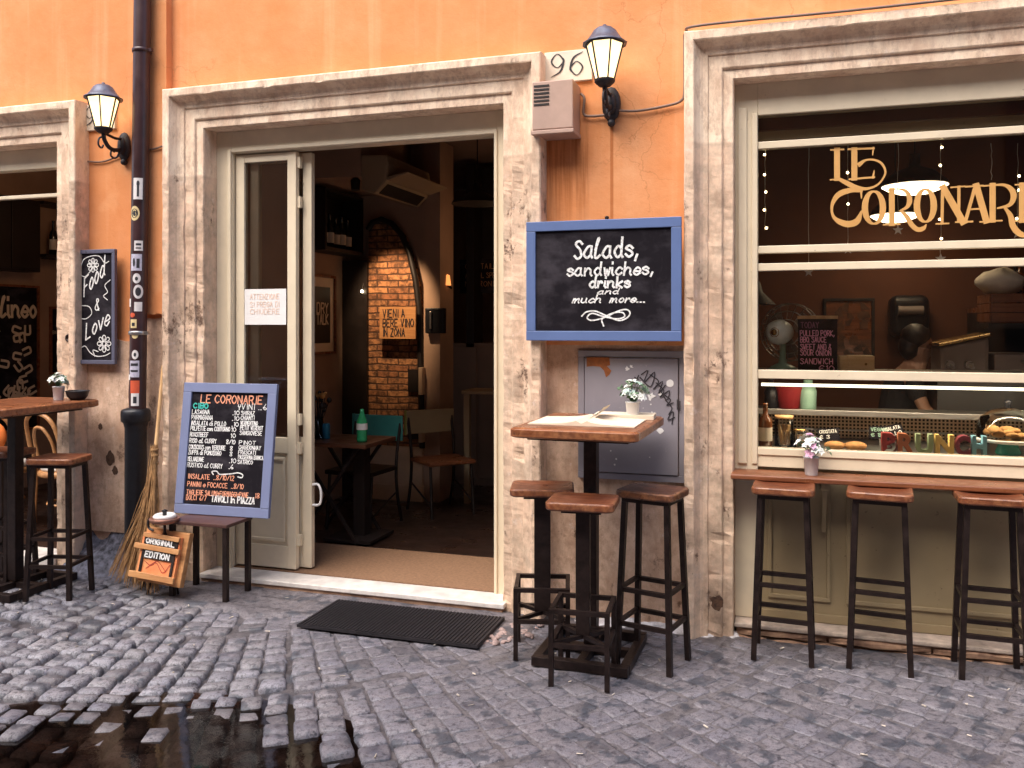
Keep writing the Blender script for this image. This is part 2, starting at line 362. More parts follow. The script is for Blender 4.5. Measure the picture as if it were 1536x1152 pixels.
# ------------------------------------------------------------------ handwriting: single-stroke letters
GL = {'A':"00 26 40|12 32",'B':"00 06|~06 36 45 33 03|~03 43 41 30 00",'C':"~45 26 04 02 20 41",'D':"00 06|~06 36 43 30 00",'E':"46 06 00 40|03 33",
'F':"46 06 00|03 33",'G':"~45 26 04 02 20 41 43|43 23",'H':"00 06|40 46|03 43",'I':"10 16",'J':"36 31 20 01",'K':"00 06|46 03 40",'L':"06 00 40",
'M':"00 06 23 46 40",'N':"00 06 40 46",'O':"~26 04 02 20 42 44 26",'P':"00 06|~06 36 45 33 03",'Q':"~26 04 02 20 42 44 26|31 50",'R':"00 06|~06 36 45 33 03|23 40",
'S':"~45 26 05 33 41 20 01",'T':"06 46|26 20",'U':"~06 02 20 42 46",'V':"06 20 46",'W':"06 10 23 30 46",'X':"00 46|06 40",'Y':"06 23 46|23 20",'Z':"06 46 00 40",
'0':"~26 04 02 20 42 44 26",'1':"05 16 10",'2':"~05 26 45 33 00|00 40",'3':"~05 26 45 23|~23 41 20 01",'4':"30 36 02 42",'5':"46 06 03|~03 33 42 30 01",
'6':"~36 13 02 20 41 32 12",'7':"06 46 10",'8':"~23 05 26 45 23 01 20 41 23",'9':"~44 23 04 26 44 30",'.':"00 10",',':"11 0z",'+':"03 43|21 25",'/':"00 46",'-':"03 33",
"'":"06 14",'&':"~41 20 01 13 35 26 15 40",'€':"~45 26 04 02 20 41|03 33",'!':"16 12|10 11",
'a':"~46 26 04 03 22 43|46 43 52",'s':"~45 26 05 34 43 22 03",'l':"~05 29 18 03 12 33",'d':"~45 26 04 22 43|49 43 52",'n':"06 02|~04 26 45 43 52",'w':"06 12 25 32 46",
'i':"06 03 12|08 09",'c':"~45 26 04 03 22 43",'h':"09 02|~04 26 45 43 52",'e':"~04 44 45 26 04 03 22 43",'r':"06 02|~04 26 35",'k':"09 02|46 04 42",'u':"~06 03 22 43|46 43 52",
'm':"06 02|~04 16 25 22|~24 46 55 53 62",'t':"29 23 32|06 46",'o':"~26 04 22 44 26",'v':"06 22 46",'f':"~49 39 28 22|06 46",'p':"06 00|~05 26 44 22 03",'g':"~45 26 04 22 43|~46 41 20 01",
'y':"06 23|46 10",'z':"06 46 02 42",'q':"~45 26 04 22 43|46 40"}
def write(mb, s, f, x, y, h, w, wd=.55, slant=0, jit=.25, lift=.003, fit=None, rise=0):
    """write s with its baseline at (x, y) in frame f; cap height h, stroke width w"""
    def run(mb, kx):
        cx = 0.0
        for ch in s:
            g = GL.get(ch); lo = ch.islower()
            if g is None: cx += 3.2; continue
            jx, jy, js = ru(-jit, jit) * .5, ru(-jit, jit) * .6, ru(-.06, .06); mx = 0
            for stt in g.split('|'):
                sm = stt[0] == '~'; P = []
                for q in stt.lstrip('~').split():
                    a = float(q[0]); b_ = -1. if q[1] == 'z' else float(q[1]); mx = max(mx, a)
                    if lo: b_ = (b_ - 2) * .95
                    P.append((a, b_))
                if mb is None: continue
                if sm: P = spline(P, 4)
                Q = []
                for a, b_ in P:
                    a = a + jx + (slant + js) * b_; X = (cx + a) * h / 6 * wd * kx
                    Q.append((x + X, y + (b_ + jy) * h / 6 + rise * X))
                if sm: mb.ribbon(Q, w, f, lift)
                else:
                    for q0, q1 in zip(Q, Q[1:]): mb.ribbon([q0, q1], w, f, lift)
            cx += mx + 1.7
        return (cx - 1.7) * h / 6 * wd
    st = random.getstate(); n = run(None, 1); random.setstate(st)
    run(mb, fit / n if fit else 1); return mb
def stroke(mb, f, pts, w, lift=.003, k=6):
    return mb.ribbon([tuple(p) for p in spline(pts, k)], w, f, lift)

# ================================================================== STREET
PUD = (-2.16, -2.33, .92, .76)
def relief(x, y):
    r = (x + 1.9) / 1.9 * .9 + (y + 1.35) / .95 * .75
    r += .5 * noise.noise(Vector((x * 1.3, y * 1.3, 3)))
    return max(.10, min(1, .52 - r))
def ground(x, y):
    d = math.hypot((x - PUD[0]) / PUD[2], (y - PUD[1]) / PUD[3])
    z = .012 * noise.noise(Vector((x * .9, y * .9, 0))) + .006 * noise.noise(Vector((x * 3, y * 3, 5)))
    q = max(0, 1 - d * d * .8); z -= .05 * q
    if y > -.3: z *= max(.0, -y / .3)
    if y < -4: z *= .3
    return z
WATER_Z = -.0155
# bed of grit and mortar between the setts
def sheet(x0, x1, y0, y1, step, zf, cf, smooth=True):
    mb = MB(); nx = int((x1 - x0) / step) + 1; ny = int((y1 - y0) / step) + 1
    vs = []; cs = []
    for j in range(ny + 1):
        for i in range(nx + 1):
            x = x0 + (x1 - x0) * i / nx; y = y0 + (y1 - y0) * j / ny; vs.append((x, y, zf(x, y))); cs.append(cf(x, y))
    mb.add(vs, [(j*(nx+1)+i, j*(nx+1)+i+1, (j+1)*(nx+1)+i+1, (j+1)*(nx+1)+i) for j in range(ny) for i in range(nx)], smooth)
    mb.c = cs; return mb
def bedz(x, y): return ground(x, y) - .0012 - .026 * relief(x, y) + .003 * noise.noise(Vector((x * 14, y * 14, 1)))
def bedc(x, y):
    r = relief(x, y); a = .008 + .13 * (1 - r)**2.4 * (1 + .4 * noise.noise(Vector((x * 5, y * 5, 9))))
    return (a * 1.02, a * .93, a * .98, 1)
X0, X1, Y0, Y1 = -6.6, 3.0, -3.7, -.02
bed = sheet(X0, X1, Y0, Y1 + .16, .035, bedz, bedc)
stones = bed
CC = (-3.7, 1.3)
bands = [1.35, 2.25, 3.05, 3.95, 5.0, 6.2, 7.6]
G4 = [(-1,-1),(-.33,-1),(.33,-1),(1,-1),(-1,-.33),(-.33,-.33),(.33,-.33),(1,-.33),(-1,.33),(-.33,.33),(.33,.33),(1,.33),(-1,1),(-.33,1),(.33,1),(1,1)]
F4 = [(j*4+i, j*4+i+1, (j+1)*4+i+1, (j+1)*4+i) for j in range(3) for i in range(3)]
RIM = [0,1,2,3,7,11,15,14,13,12,8,4]
for b0, b1 in zip(bands, bands[1:]):
    rm = (b0 + b1) / 2; n = int(2 * PI * rm / .118)
    for k in range(n):
        a00 = 2 * PI * (k + ru(-.08,.08)) / n; r = b0 + ru(0, .09)
        while r < b1 - .03:
            d = ru(.075, .14);  d = min(d, b1 - r + .02)
            rc = r + d / 2; wd_ = 2 * PI * rc / n; a0 = a00 + ru(-.06,.06)*2*PI/n; x = CC[0] + rc * math.sin(a0); y = CC[1] - rc * math.cos(a0); r += d
            if not (X0 + .1 < x < X1 - .1 and Y0 + .1 < y < -.10): continue
            if -3.5 < x < -1.3 and y > -.42 - .1 * noise.noise(Vector((x * 3, 0, 0))): continue
            rl = relief(x, y); pq = 1 - .8*(((x-PUD[0])/PUD[2])**2 + ((y-PUD[1])/PUD[3])**2); wet = min(1, max(0, (pq + .22) / .35)); tone = (ru(.12, .22) + .12 * rl) * (1 - .55 * wet); 
            blue = ru(0, .018); soot = max(0, 1 - math.hypot((x+3.75)/.55, (y+.72)/.22)); tone *= 1 - .75*soot; du = (1 - rl) * ru(.35, .95) * (1 - soot); dkst = rnd() < .13; tone *= .45 if dkst else 1; du *= .25 if dkst else 1; tone = tone * (1-du) + .15 * du; c = (tone * 1.0, tone * (.925 + .06*rl) + blue * .3, tone * 1.03 + blue * (1 + rl), 1)
            rx, ry = Vector((math.cos(a0), math.sin(a0))), Vector((math.sin(a0), -math.cos(a0)))
            hw = wd_ / 2 * .98 - .0015 - .010 * rl * ru(.5, 1.1); hd = d / 2 - .0015 - .010 * rl * ru(.4, 1.1)
            z0 = ground(x, y) + ru(-.0055, .003) * (.3 + rl) + ((ru(.008,.024) if rnd() < (.42 if x > -2.0 else .16) else 0) if pq > .1 else 0); tx, ty = ru(-.075, .075) * (rl + .06), ru(-.075, .075) * (rl + .06); rot = ru(-.05, .05)
            cn = [(ru(-.13,.13), ru(-.13,.13)) for _ in range(4)]; vs = []; dome = ru(.002,.006)*rl
            for gx, gy in G4:
                gx = math.copysign(.80 if abs(gx) < .9 else 1, gx); gy = math.copysign(.80 if abs(gy) < .9 else 1, gy)
                e = max(abs(gx), abs(gy)); edge = e > .9; corner = abs(gx) > .9 and abs(gy) > .9
                wq = [(1-gx)*(1-gy)/4, (1+gx)*(1-gy)/4, (1-gx)*(1+gy)/4, (1+gx)*(1+gy)/4]
                q = 1 - (.07 if corner else 0)
                px_ = gx * q * hw + hw * sum(w_*c_[0] for w_, c_ in zip(wq, cn)); py_ = gy * q * hd + hd * sum(w_*c_[1] for w_, c_ in zip(wq, cn))
                px_, py_ = px_ - rot * py_, py_ + rot * px_
                z = z0 + tx * px_ + ty * py_ - (.010 * rl + .001 if edge else 0) - (.004 * rl if corner else 0) + ru(-.002, .002) + (dome if not edge else 0)
                p = rx * px_ + ry * py_; vs.append((x + p.x, y + p.y, z))
            lo = [(vs[i][0] + (vs[i][0]-x)*.06, vs[i][1] + (vs[i][1]-y)*.06, z0 - .05) for i in RIM]
            m = len(RIM); fs = [tuple(reversed(f)) for f in F4]
            st0 = len(stones.f)
            stones.add(vs + lo, fs + [(RIM[i], RIM[(i+1) % m], 16 + (i+1) % m, 16 + i) for i in range(m)], True, c)
            dk_ = .12 + .7 * (1 - rl)**2; stones.c[-len(lo):] = [(c[0]*dk_, c[1]*dk_, c[2]*dk_, 1)] * len(lo)
street = struct(stones.build('street', M['cob']))
# worn smooth mortar pavement in front of the doors
def pavz(x, y):
    e = -.42 - .1 * noise.noise(Vector((x * 3, 0, 0))) - .02 * noise.noise(Vector((x * 15, y * 4, 0)))
    ed = min(y - e + .03, x + 3.55, -1.28 - x); lim = max(-.03, min(.008, ed * .5))
    return lim + .006 * noise.noise(Vector((x * 2.2, y * 2.2, 8))) + .0035 * noise.noise(Vector((x * 11, y * 11, 2))) + .0015 * noise.noise(Vector((x * 35, y * 35, 2)))
def pavc0(x, y):
    a = .125 * (1 + .45 * noise.noise(Vector((x * 4, y * 4, 7)))); return (a, a * .90, a * .98, 1)
def pavc(x, y):
    c = pavc0(x, y)
    for a_, b_, k in ((-.36, .10, 1.7), (-.2, .06, 4.1)):
        e = abs(y - a_ - b_ * noise.noise(Vector((x*2.2, k, 0))) - .02 * noise.noise(Vector((x*14, k, 3)))); c = tuple(v * (.25 + .75*min(1, e/.016)) for v in c[:3]) + (1,)
    e = abs(x + 2.62 - .08 * noise.noise(Vector((y*4, 7, 0)))); c = tuple(v * (.3 + .7*min(1, e/.014)) for v in c[:3]) + (1,)
    return c
pav = sheet(-3.62, -1.2, -.62, .1, .012, pavz, pavc)
struct(pav.build('pavement', M['cob']))
# wide ground beyond the modelled setts
gm = MB(); 
for xa, xb, ya, yb in ((-60, X0 + .03, -60, 60), (X1 - .03, 60, -60, 60), (X0 + .03, X1 - .03, -60, Y0 + .03)):
    gm.add([(xa,ya,-.03),(xb,ya,-.03),(xb,yb,-.03),(xa,yb,-.03)], [(0,1,2,3)])
def farground():
    m, t, b = newmat('far_setts'); v = t.tex(9, kind='ShaderNodeTexVoronoi', feature='DISTANCE_TO_EDGE')
    n = t.tex(2); t.link(t.mix(t.ramp(v.outputs[0], [(.02, 1), (.09, 0)]), t.ramp(n.outputs[0], [(.3, (.09,.085,.09)), (.7, (.16,.15,.16))]), (.04,.037,.04)), b.inputs['Base Color'])
    b.inputs['Roughness'].default_value = .6; return m
struct(gm.build('ground', farground()))
pw = MB(); n = 48
pw.add([(PUD[0], PUD[1], WATER_Z)] + [(PUD[0] + 1.25*math.cos(2*PI*k/n), PUD[1] + .95*math.sin(2*PI*k/n), WATER_Z) for k in range(n)], [(0, 1+k, 1+(k+1) % n) for k in range(n)])
struct(pw.build('puddle_water', M['water']))
# dirty grit heaped at the foot of the wall
lt = MB()      # leaves, butts and grit lying about
for _ in range(80):
    x, yy = ru(-4.6, 1.6), -abs(random.gauss(0, .75)) - .12; z = ground(x, yy) + .004; a_ = ru(0, 6.28); L_ = ru(.004, .013); q = Vector((math.cos(a_), math.sin(a_), 0)) * L_
    if math.hypot((x - PUD[0])/1.1, (yy - PUD[1])/.7) > 1: lt.tube([Vector((x, yy, z)) - q, Vector((x, yy, z + .002)) + q], [ru(.002,.005), ru(.001,.004)], 5)
struct(lt.build('litter', mat('pale_litter', (.55,.48,.40), .9, .6, 3)), 'stuff')
def heap(x0, x1, depth, h, seed):
    mb = MB(); nx, ny = int((x1-x0)/.02), 14; vs = []
    for j in range(ny + 1):
        for i in range(nx + 1):
            x = x0 + (x1-x0)*i/nx; q = j/ny; e = min(1, min(i, nx-i)/(nx*.18))
            y = .02 - q * depth * (.75 + .35*noise.noise(Vector((x*4, seed, 0)))); z = h * e * (1-q)**1.6 * (.8 + .6*noise.noise(Vector((x*5, y*5, seed)))) + .016*noise.noise(Vector((x*22, y*22, seed)))*(1-q*.5) + .012*noise.noise(Vector((x*60, y*60, seed)))*(1-q*.6) - .012*q - .004
            vs.append((x, y, z))
    mb.add(vs, [(j*(nx+1)+i, (j+1)*(nx+1)+i, (j+1)*(nx+1)+i+1, j*(nx+1)+i+1) for j in range(ny) for i in range(nx)], True); return mb
struct(heap(-4.6, -3.62, .36, .33, 1.7).build('grit_bank', M['dirt']), 'stuff')
rb = MB()
for _ in range(70):
    x, yy = ru(-1.47, -1.22), 0; yy = -.42 + (x + 1.45)*.9 + ru(-.14,.14); r_ = ru(.006,.022)
    rb.ball((x, yy, .004), r_, 7, 5, (1, ru(.7,1.2), ru(.35,.7)), Matrix.Rotation(ru(0,6), 3, 'Z'))
for v in rb.v: v += Vector((noise.noise(v*40), noise.noise(v*40 + Vector((9,0,0))), .6*noise.noise(v*40 + Vector((0,9,0))))) * .012
struct(rb.build('rubble', mat('plaster_rubble', (.36,.26,.24), .9, .4, 25, 0, .8, 60)), 'stuff')
struct(heap(-1.1, -.2, .15, .045, 4.2).build('plaster_dust', mat('pale_grit', (.62,.59,.60), .9, .5, 25, 0, 1, 50)), 'stuff')

# ================================================================== BUILDING
bld = thing('building', (-1.5, 0, 0), 'orange stuccoed townhouse front with stone door and window surrounds on the street', 'building')
LX, DL, DR, WL, WR = -4.663, -3.492, -1.506, -.252, 1.95
ZT = 2.85
w = MB()
G_ = .05
for a, b_, z0, z1 in ((LX+G_, DL-G_, 1.5, 7), (DR+G_, WL-G_, 1.5, 7), (WR+G_, 4.5, 1.5, 7), (-9, -6.4-G_, 1.5, 7), (-6.4-G_, LX+G_, ZT+G_, 7), (DL-G_, DR+G_, ZT+G_, 7), (WL-G_, WR+G_, ZT+G_+.03, 7)):
    w.box(a, b_, 0, .3, z0, z1)
w.build('plaster_wall', M['stucco'], bld)
w = MB()   # projecting pier beside the drainpipe, its lower edge ragged
n = 12; top = [(-3.965 + .21*i/n, 1.68 + .004*math.sin(i*1.7) + ru(-.003,.003)) for i in range(n+1)]
w.prism(top + [(-3.755, 7), (-3.965, 7)], frw((0,0,0)), -.01, .055)
w.build('pier', M['stucco'], bld)
for a, b_ in ((LX+G_, DL-G_), (DR+G_, WL-G_), (WR+G_, 4.5), (-9, -6.4-G_)): MB().box(a, b_, .008, .3, -.1, 1.4995).build('wall_base', M['base'], bld)
w = MB(); f = frw((0,0,0))   # pale render that has broken away in plates over the base
for x0, x1 in ((-4.44, -3.72),):
    P = [(x0, .25), (x1, .25), (x1, 1.655)] + [(x1 + (x0-x1)*i/9, 1.655 - (.0 if x1 + (x0-x1)*i/9 > -3.98 else .14) + ru(-.012,.012)) for i in range(1, 9)] + [(x0, 1.5)]
    w.prism(P, f, -.01, .016)
w.build('render_patch', M['base'], bld)

PROF = [(0,-.14),(0,.022),(.005,.03),(.052,.03),(.056,.042),(.062,.046),(.125,.046),(.129,.056),(.14,.058),(.152,.062),(.166,.072),(.178,.09),(.188,.108),(.192,.118),(.198,.122),(.236,.122),(.243,.116),(.245,.08),(.245,-.02)]
def surround(x0, x1, zt, left=True, right=True, seed=0):
    mb = MB(); path = []
    def seg(a, b_, step=.022):
        n = max(2, int(abs(b_ - a) / step)); return [a + (b_-a)*i/n for i in range(n+1)]
    if left: path += [('L', z) for z in seg(-.06, zt)[:-1]]
    path += [('T', x) for x in seg(x0, x1)]
    if right: path += [('R', z) for z in seg(zt, -.06)[1:]]
    n = len(PROF); vs = []
    for k, (s, q) in enumerate(path):
        for i, (d, p) in enumerate(PROF):
            if s == 'L': P = Vector((x0 - d, -p, q)); 
            elif s == 'R': P = Vector((x1 + d, -p, q))
            else:
                P = Vector((q, -p, zt + d))
                if abs(q - x0) < 1e-6 and left: P.x -= d
                if abs(q - x1) < 1e-6 and right: P.x += d
            low = 1.0 if (s != 'T' and q < 2.5) else .35
            nz = noise.noise(P * 9 + Vector((seed, 0, 0))) * .004 + noise.noise(P * 31 + Vector((seed, 3, 0))) * .003
            if 0 < i < n - 1:
                chip = max(0, noise.noise(P * 13 + Vector((0, seed, 7))) - .28) * .028 if i in (2,3,4,5,6,7,14,15,16) else 0
                P.y += (nz + chip) * low; P.x += nz * low * .5
            vs.append(P)
    mb.add(vs, [(k*n+i, k*n+i+1, (k+1)*n+i+1, (k+1)*n+i) for k in range(len(path)-1) for i in range(n-1)], False)
    return mb
surround(DL, DR, ZT, seed=1).build('door_surround', M['stone'], bld)
surround(-6.4, LX, ZT - .01, left=False, seed=5).build('door_surround', M['stone'], bld)
surround(WL, WR, 2.878, seed=9).build('window_surround', M['stone'], bld)
f = frw((0,0,0))
def broken(px, py, r, dep, q=.5):
    p = W(px, py, -.02); n = 16; b = MB(); b.prism([(p.x + r*(1 + q*noise.noise(Vector((k*.9, px, 0))))*math.cos(2*PI*k/n), p.z + r*1.3*(1 + q*noise.noise(Vector((k*.9, py, 5))))*math.sin(2*PI*k/n)) for k in range(n)], f, dep - .01, dep); b.build('broken_hole', mat('hole_shade', (.09,.045,.025), .95, .6, 60, 0, 1, 90), bld)  # raised dark patch; the shade inside the hole is put into its colour
broken(165, 688, .035, .0185); broken(172, 706, .022, .0175); broken(150, 640, .016, .0185); broken(1078, 895, .03, .128, .7)
p = W(103, 507, -.047); b = MB(); b.lathe([(.024,.0),(.026,.006),(.018,.008),(.016,.002),(1e-4,.001)], (p.x, -.046, p.z), 16, Matrix.Rotation(PI/2, 3, 'X')); b.build('round_hole', M['iron'], bld)  # dark rimmed disc for a small round hole, its shade put into the colour

# --- middle doorway: fixed cream frame, glazed leaf, second leaf folded behind it
df = MB(); yF = .10
df.box(DL, -3.372, yF, yF+.09, .05, ZT); df.box(-1.585, DR, yF, yF+.09, .05, ZT); df.box(-3.372, -1.585, yF, yF+.09, 2.71, ZT)
df.box(-3.40, -3.375, yF-.018, yF, .05, 2.73); df.box(-3.375, -1.583, yF-.012, yF, 2.715, 2.738); df.box(-1.60, -1.582, yF-.012, yF, .05, 2.72)
df.build('door_frame', M['cream'], bld, .003)
def leaf(x0, x1, y, parent, hinge=True):
    d = MB(); st = .062; h0, h1 = .075, 2.70
    d.box(x0, x0+st, y, y+.04, h0, h1); d.box(x1-st, x1, y, y+.04, h0, h1)
    for a, b_ in ((h0, h0+.14), (.80, .90), (h1-.05, h1)): d.box(x0+st, x1-st, y+.002, y+.038, a, b_)
    d.box(x0+st, x1-st, y+.016, y+.03, h0+.14, .80)
    xa, xb, za, zb = x0+st+.02, x1-st-.02, h0+.165, .775
    for p in ((xa, xb, za, za+.02), (xa, xb, zb-.02, zb), (xa, xa+.02, za+.02, zb-.02), (xb-.02, xb, za+.02, zb-.02)): d.box(p[0], p[1], y+.006, y+.016, p[2], p[3])
    o = d.build('door', M['cream'], parent, .003)
    g = MB(); g.box(x0+st, x1-st, y+.018, y+.022, .9, h1-.05); g.build('pane', M['glass'], o)
    return o
l1 = leaf(-3.365, -2.925, .125, bld)
l2 = leaf(-3.30, -2.85, .185, bld)
for z in (.22, .80, .98, 2.35, 2.60): MB().box(-2.925, -2.905, .14, .17, z, z+.07).build('hinge', M['cream'], l1)
h = MB(); h.tube(spline([(-2.85,.2,.60),(-2.81,.2,.60),(-2.79,.2,.55),(-2.80,.2,.48),(-2.85,.2,.47)]), .008); h.build('handle', M['white'], l2)
sb = MB(); sb.box(-3.37, -3.0, .18, .19, 2.3, 2.5)
d = MB(); d.box(DL, DR+.02, -.078, .115, .03, .058); d.build('doorstep', M['marble'], bld, .005)
d = MB(); d.box(DL+.01, DR+.005, -.066, .11, -.06, .0298); d.build('step_riser', M['stepstone'], bld)
# left doorway: cream head beam
d = MB(); d.box(-6.4, LX, .10, .18, 2.70, ZT-.01); d.box(-6.4, LX, .11, .15, 2.50, 2.525); d.build('head_beam', M['cream'], bld, .004)
d = MB(); d.box(-6.4, LX, -.05, .16, -.05, .05); d.build('doorstep', M['marble'], bld, .006)

# --- shop window
sw = MB(); y = .085
for a, b_ in ((WL, -.135), (1.84, WR)): sw.box(a, b_, y, y+.08, .07, 2.88)
sw.box(-.135, 1.84, y, y+.08, 2.71, 2.88)
win = sw.build('shop_window', M['cream'], bld, .004)
def wbar(z0, z1, dy=0, name='bar', m='cream'):
    b = MB(); b.box(-.135, 1.84, y+.008-dy, y+.06, z0, z1); return b.build(name, M[m], win, .003)
wbar(2.535, 2.572); wbar(1.985, 2.024); wbar(1.893, 1.932); wbar(1.328, 1.374, .004); 
wbar(.928, .965, .012, 'sill'); wbar(.865, .9275, .004, 'sill')
b = MB(); b.box(-.235, -.19, y-.014, y, .88, 2.75); b.box(-.165, -.137, y-.01, y, .88, 2.72); b.build('moulding', M['cream'], win, .004)
for z0, z1 in ((2.024, 2.535), (1.374, 1.893), (.965, 1.328)):
    g = MB(); g.box(-.135, 1.84, y+.034, y+.04, z0, z1); g.build('pane', M['glass'], win)
g = MB(); g.box(-.135, 1.84, y+.02, y+.026, 2.572, 2.71); g.build('pane', M['glass'], win)
# panel below the counter
p = MB(); p.box(-.135, 1.84, y+.03, y+.07, .07, .865)
for x0, x1 in ((-.085, .225), (.30, 1.20), (1.27, 1.8)):
    for q in ((x0, x1, .18, .2), (x0, x1, .80, .82), (x0, x0+.02, .2, .80), (x1-.02, x1, .2, .80)): p.box(q[0], q[1], y+.016, y+.03, q[2], q[3])
p.box(-.135, 1.84, y+.018, y+.03, .07, .115)
p.build('lower_panel', M['olive'], win, .003)
s_ = MB(); s_.box(WL+.002, WR, -.02, .16, .046, .068); s_.build('window_step', mat('worn_step', (.50,.40,.33), .7, .4, 14, 0, .4, 50), bld, .006)
def rough_row(z0, z1, yf, lo, hi, m):
    mb = MB(); x = WL + .01
    while x < WR - .05:
        L = ru(lo, hi); n = 7; nz = 4; y0 = yf + ru(-.012, .012); vs = []
        for j in range(nz + 1):
            for i in range(n + 1):
                u_, v_ = i/n, j/nz; ed = 1 if (i in (0, n) or j in (0, nz)) else 0
                P = Vector((x + .006 + (L-.012)*u_, y0 + .02*ed, z0 + (z1-z0)*v_)); k = noise.noise(P*16)*.012; P.y += k + noise.noise(P*45)*.006; P.z += noise.noise(P*20 + Vector((3,0,0)))*.006; vs.append(P)
        mb.add(vs, [(j*(n+1)+i, j*(n+1)+i+1, (j+1)*(n+1)+i+1, (j+1)*(n+1)+i) for j in range(nz) for i in range(n)]); x += L
    mb.box(WL + .01, WR, yf + .035, .16, z0, z1); return mb
rough_row(.004, .044, -.014, .3, .6, 0).build('step_riser', M['stepstone'], bld)
rough_row(-.05, .002, -.03, .12, .34, 0).build('footing_stones', M['stepstone'], bld)

# --- gold lettering on the glass
gl = MB()
def C2(x, yy): p = W(1230 + x / 5.02, 200 + yy / 5.02, y+.03); return (p.x, p.z)
gf = fr((0, y+.03, 0), (1,0,0), (0,0,1)); SC = 3.12e-3 / 5.02 * 1.0
def gs(pts, ws, k=6):
    P = [C2(*q) for q in pts]; m = len(P)
    if m > 2:
        S = spline([Vector((a, b_, (ws[i] if isinstance(ws, (list, tuple)) else ws))) for i, (a, b_) in enumerate(P)], k)
    else: S = [Vector((a, b_, (ws[i] if isinstance(ws, (list, tuple)) else ws))) for i, (a, b_) in enumerate(P)]
    gl.ribbon([(v.x, v.y) for v in S], [v.z * SC * 1.04 for v in S], gf, .004)
gs([(128,122),(128,345)],44); gs([(80,126),(178,122)],13); gs([(78,351),(150,347)],12)
gs([(120,332),(200,375),(270,408),(350,418),(430,390),(480,330),(490,280),(460,225),(400,200),(340,205),(295,236)],[20,36,36,22,15,15,16,18,16,18,36])
gs([(258,120),(258,342)],44); gs([(212,121),(405,114)],15); gs([(402,108),(395,165)],[16,7]); gs([(220,347),(408,331)],15); gs([(408,280),(398,335)],[6,20])
gs([(312,432),(240,428),(150,455),(103,510),(88,570),(103,630),(155,670),(220,684),(280,660),(313,585)],[28,40,44,32,20,24,44,50,48,12]); gs([(308,425),(312,490)],[16,10])
def ring(cx, cy, rx, ry):
    P = []; ws = []
    for i in range(25):
        a = 2*PI*i/24; P.append((cx + rx*math.sin(a), cy - ry*math.cos(a))); ws.append(14 + 32*abs(math.sin(a)))
    gs(P, ws, 1)
ring(405,560,68,122); ring(792,545,64,122)
gs([(540,425),(540,685)],42); gs([(478,689),(602,685)],12); gs([(510,430),(590,420),(650,440),(674,500),(655,555),(600,585)],[12,13,28,38,28,12])
gs([(605,582),(650,625),(690,690),(735,725),(778,715),(798,688)],[16,34,36,36,32,8])
gs([(922,425),(917,680)],22); gs([(925,405),(1078,672)],48); gs([(1045,402),(1042,668)],22); gs([(985,408),(1088,400)],12); gs([(873,683),(968,679)],12); gs([(1020,669),(1148,664)],12); gs([(895,412),(940,410)],12)
gs([(1168,398),(1093,668)],24); gs([(1175,392),(1252,664)],46); gs([(1095,403),(1228,395)],13); gs([(1122,573),(1222,568)],13); gs([(1060,671),(1142,666)],12); gs([(1203,668),(1302,662)],12)
gs([(1298,388),(1298,658)],42); gs([(1225,398),(1300,392),(1385,390),(1440,425),(1456,480),(1425,540),(1335,565)],[12,14,22,38,40,28,12])
gs([(1385,555),(1432,620),(1452,700),(1500,755),(1548,766),(1580,740)],[16,36,42,42,30,8]); gs([(1238,662),(1368,658)],12)
gs([(1520,385),(1518,660)],40); gs([(1470,388),(1570,384)],12); gs([(1470,662),(1572,656)],12)
gs([(1640,380),(1638,655)],42); gs([(1590,383),(1770,374)],14); gs([(1590,658),(1780,650)],14); gs([(1640,515),(1730,512)],12); gs([(1768,370),(1762,420)],[14,6]); gs([(1782,600),(1772,655)],[6,18])
gl.build('lettering', M['gold'], win)

# ================================================================== INTERIORS (parts of the building)
it = MB()
it.box(-4.0, -3.85, .3, 2.75, .02, 3.25)                    # side wall of the dining room
it.box(-4.0, -3.85, 3.3, 5.2, .02, 3.25); it.box(-4.0, -3.85, 2.75, 3.3, 2.3, 3.25)
it.box(-3.85, -3.055, 2.52, 2.60, .02, 3.25)                 # wall that carries the brick niche
it.box(-3.055, -2.9, 2.43, 2.75, .02, 3.25)
it.box(-4.0, -.9, 5.1, 5.2, .02, 3.25); it.box(-1.0, -.9, .31, 5.1, .02, 3.25)
it.box(DL-.36, DL, .19, .31, .02, 3.25); it.box(DR, -.9, .19, .31, .02, 3.25); it.box(DL, DR, .19, .31, 2.86, 3.25)
it.build('interior_wall', M['intwall'], bld)
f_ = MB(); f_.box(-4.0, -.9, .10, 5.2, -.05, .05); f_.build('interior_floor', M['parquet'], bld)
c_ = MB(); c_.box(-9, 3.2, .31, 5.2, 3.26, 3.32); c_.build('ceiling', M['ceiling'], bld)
cp = MB(); cp.box(-3.6, DR+.04, .116, .80, .05, .064); cpo = cp.build('carpet', M['carpet'], None); tag(cpo, 'worn brown carpet runner lying just inside the open door', 'carpet')
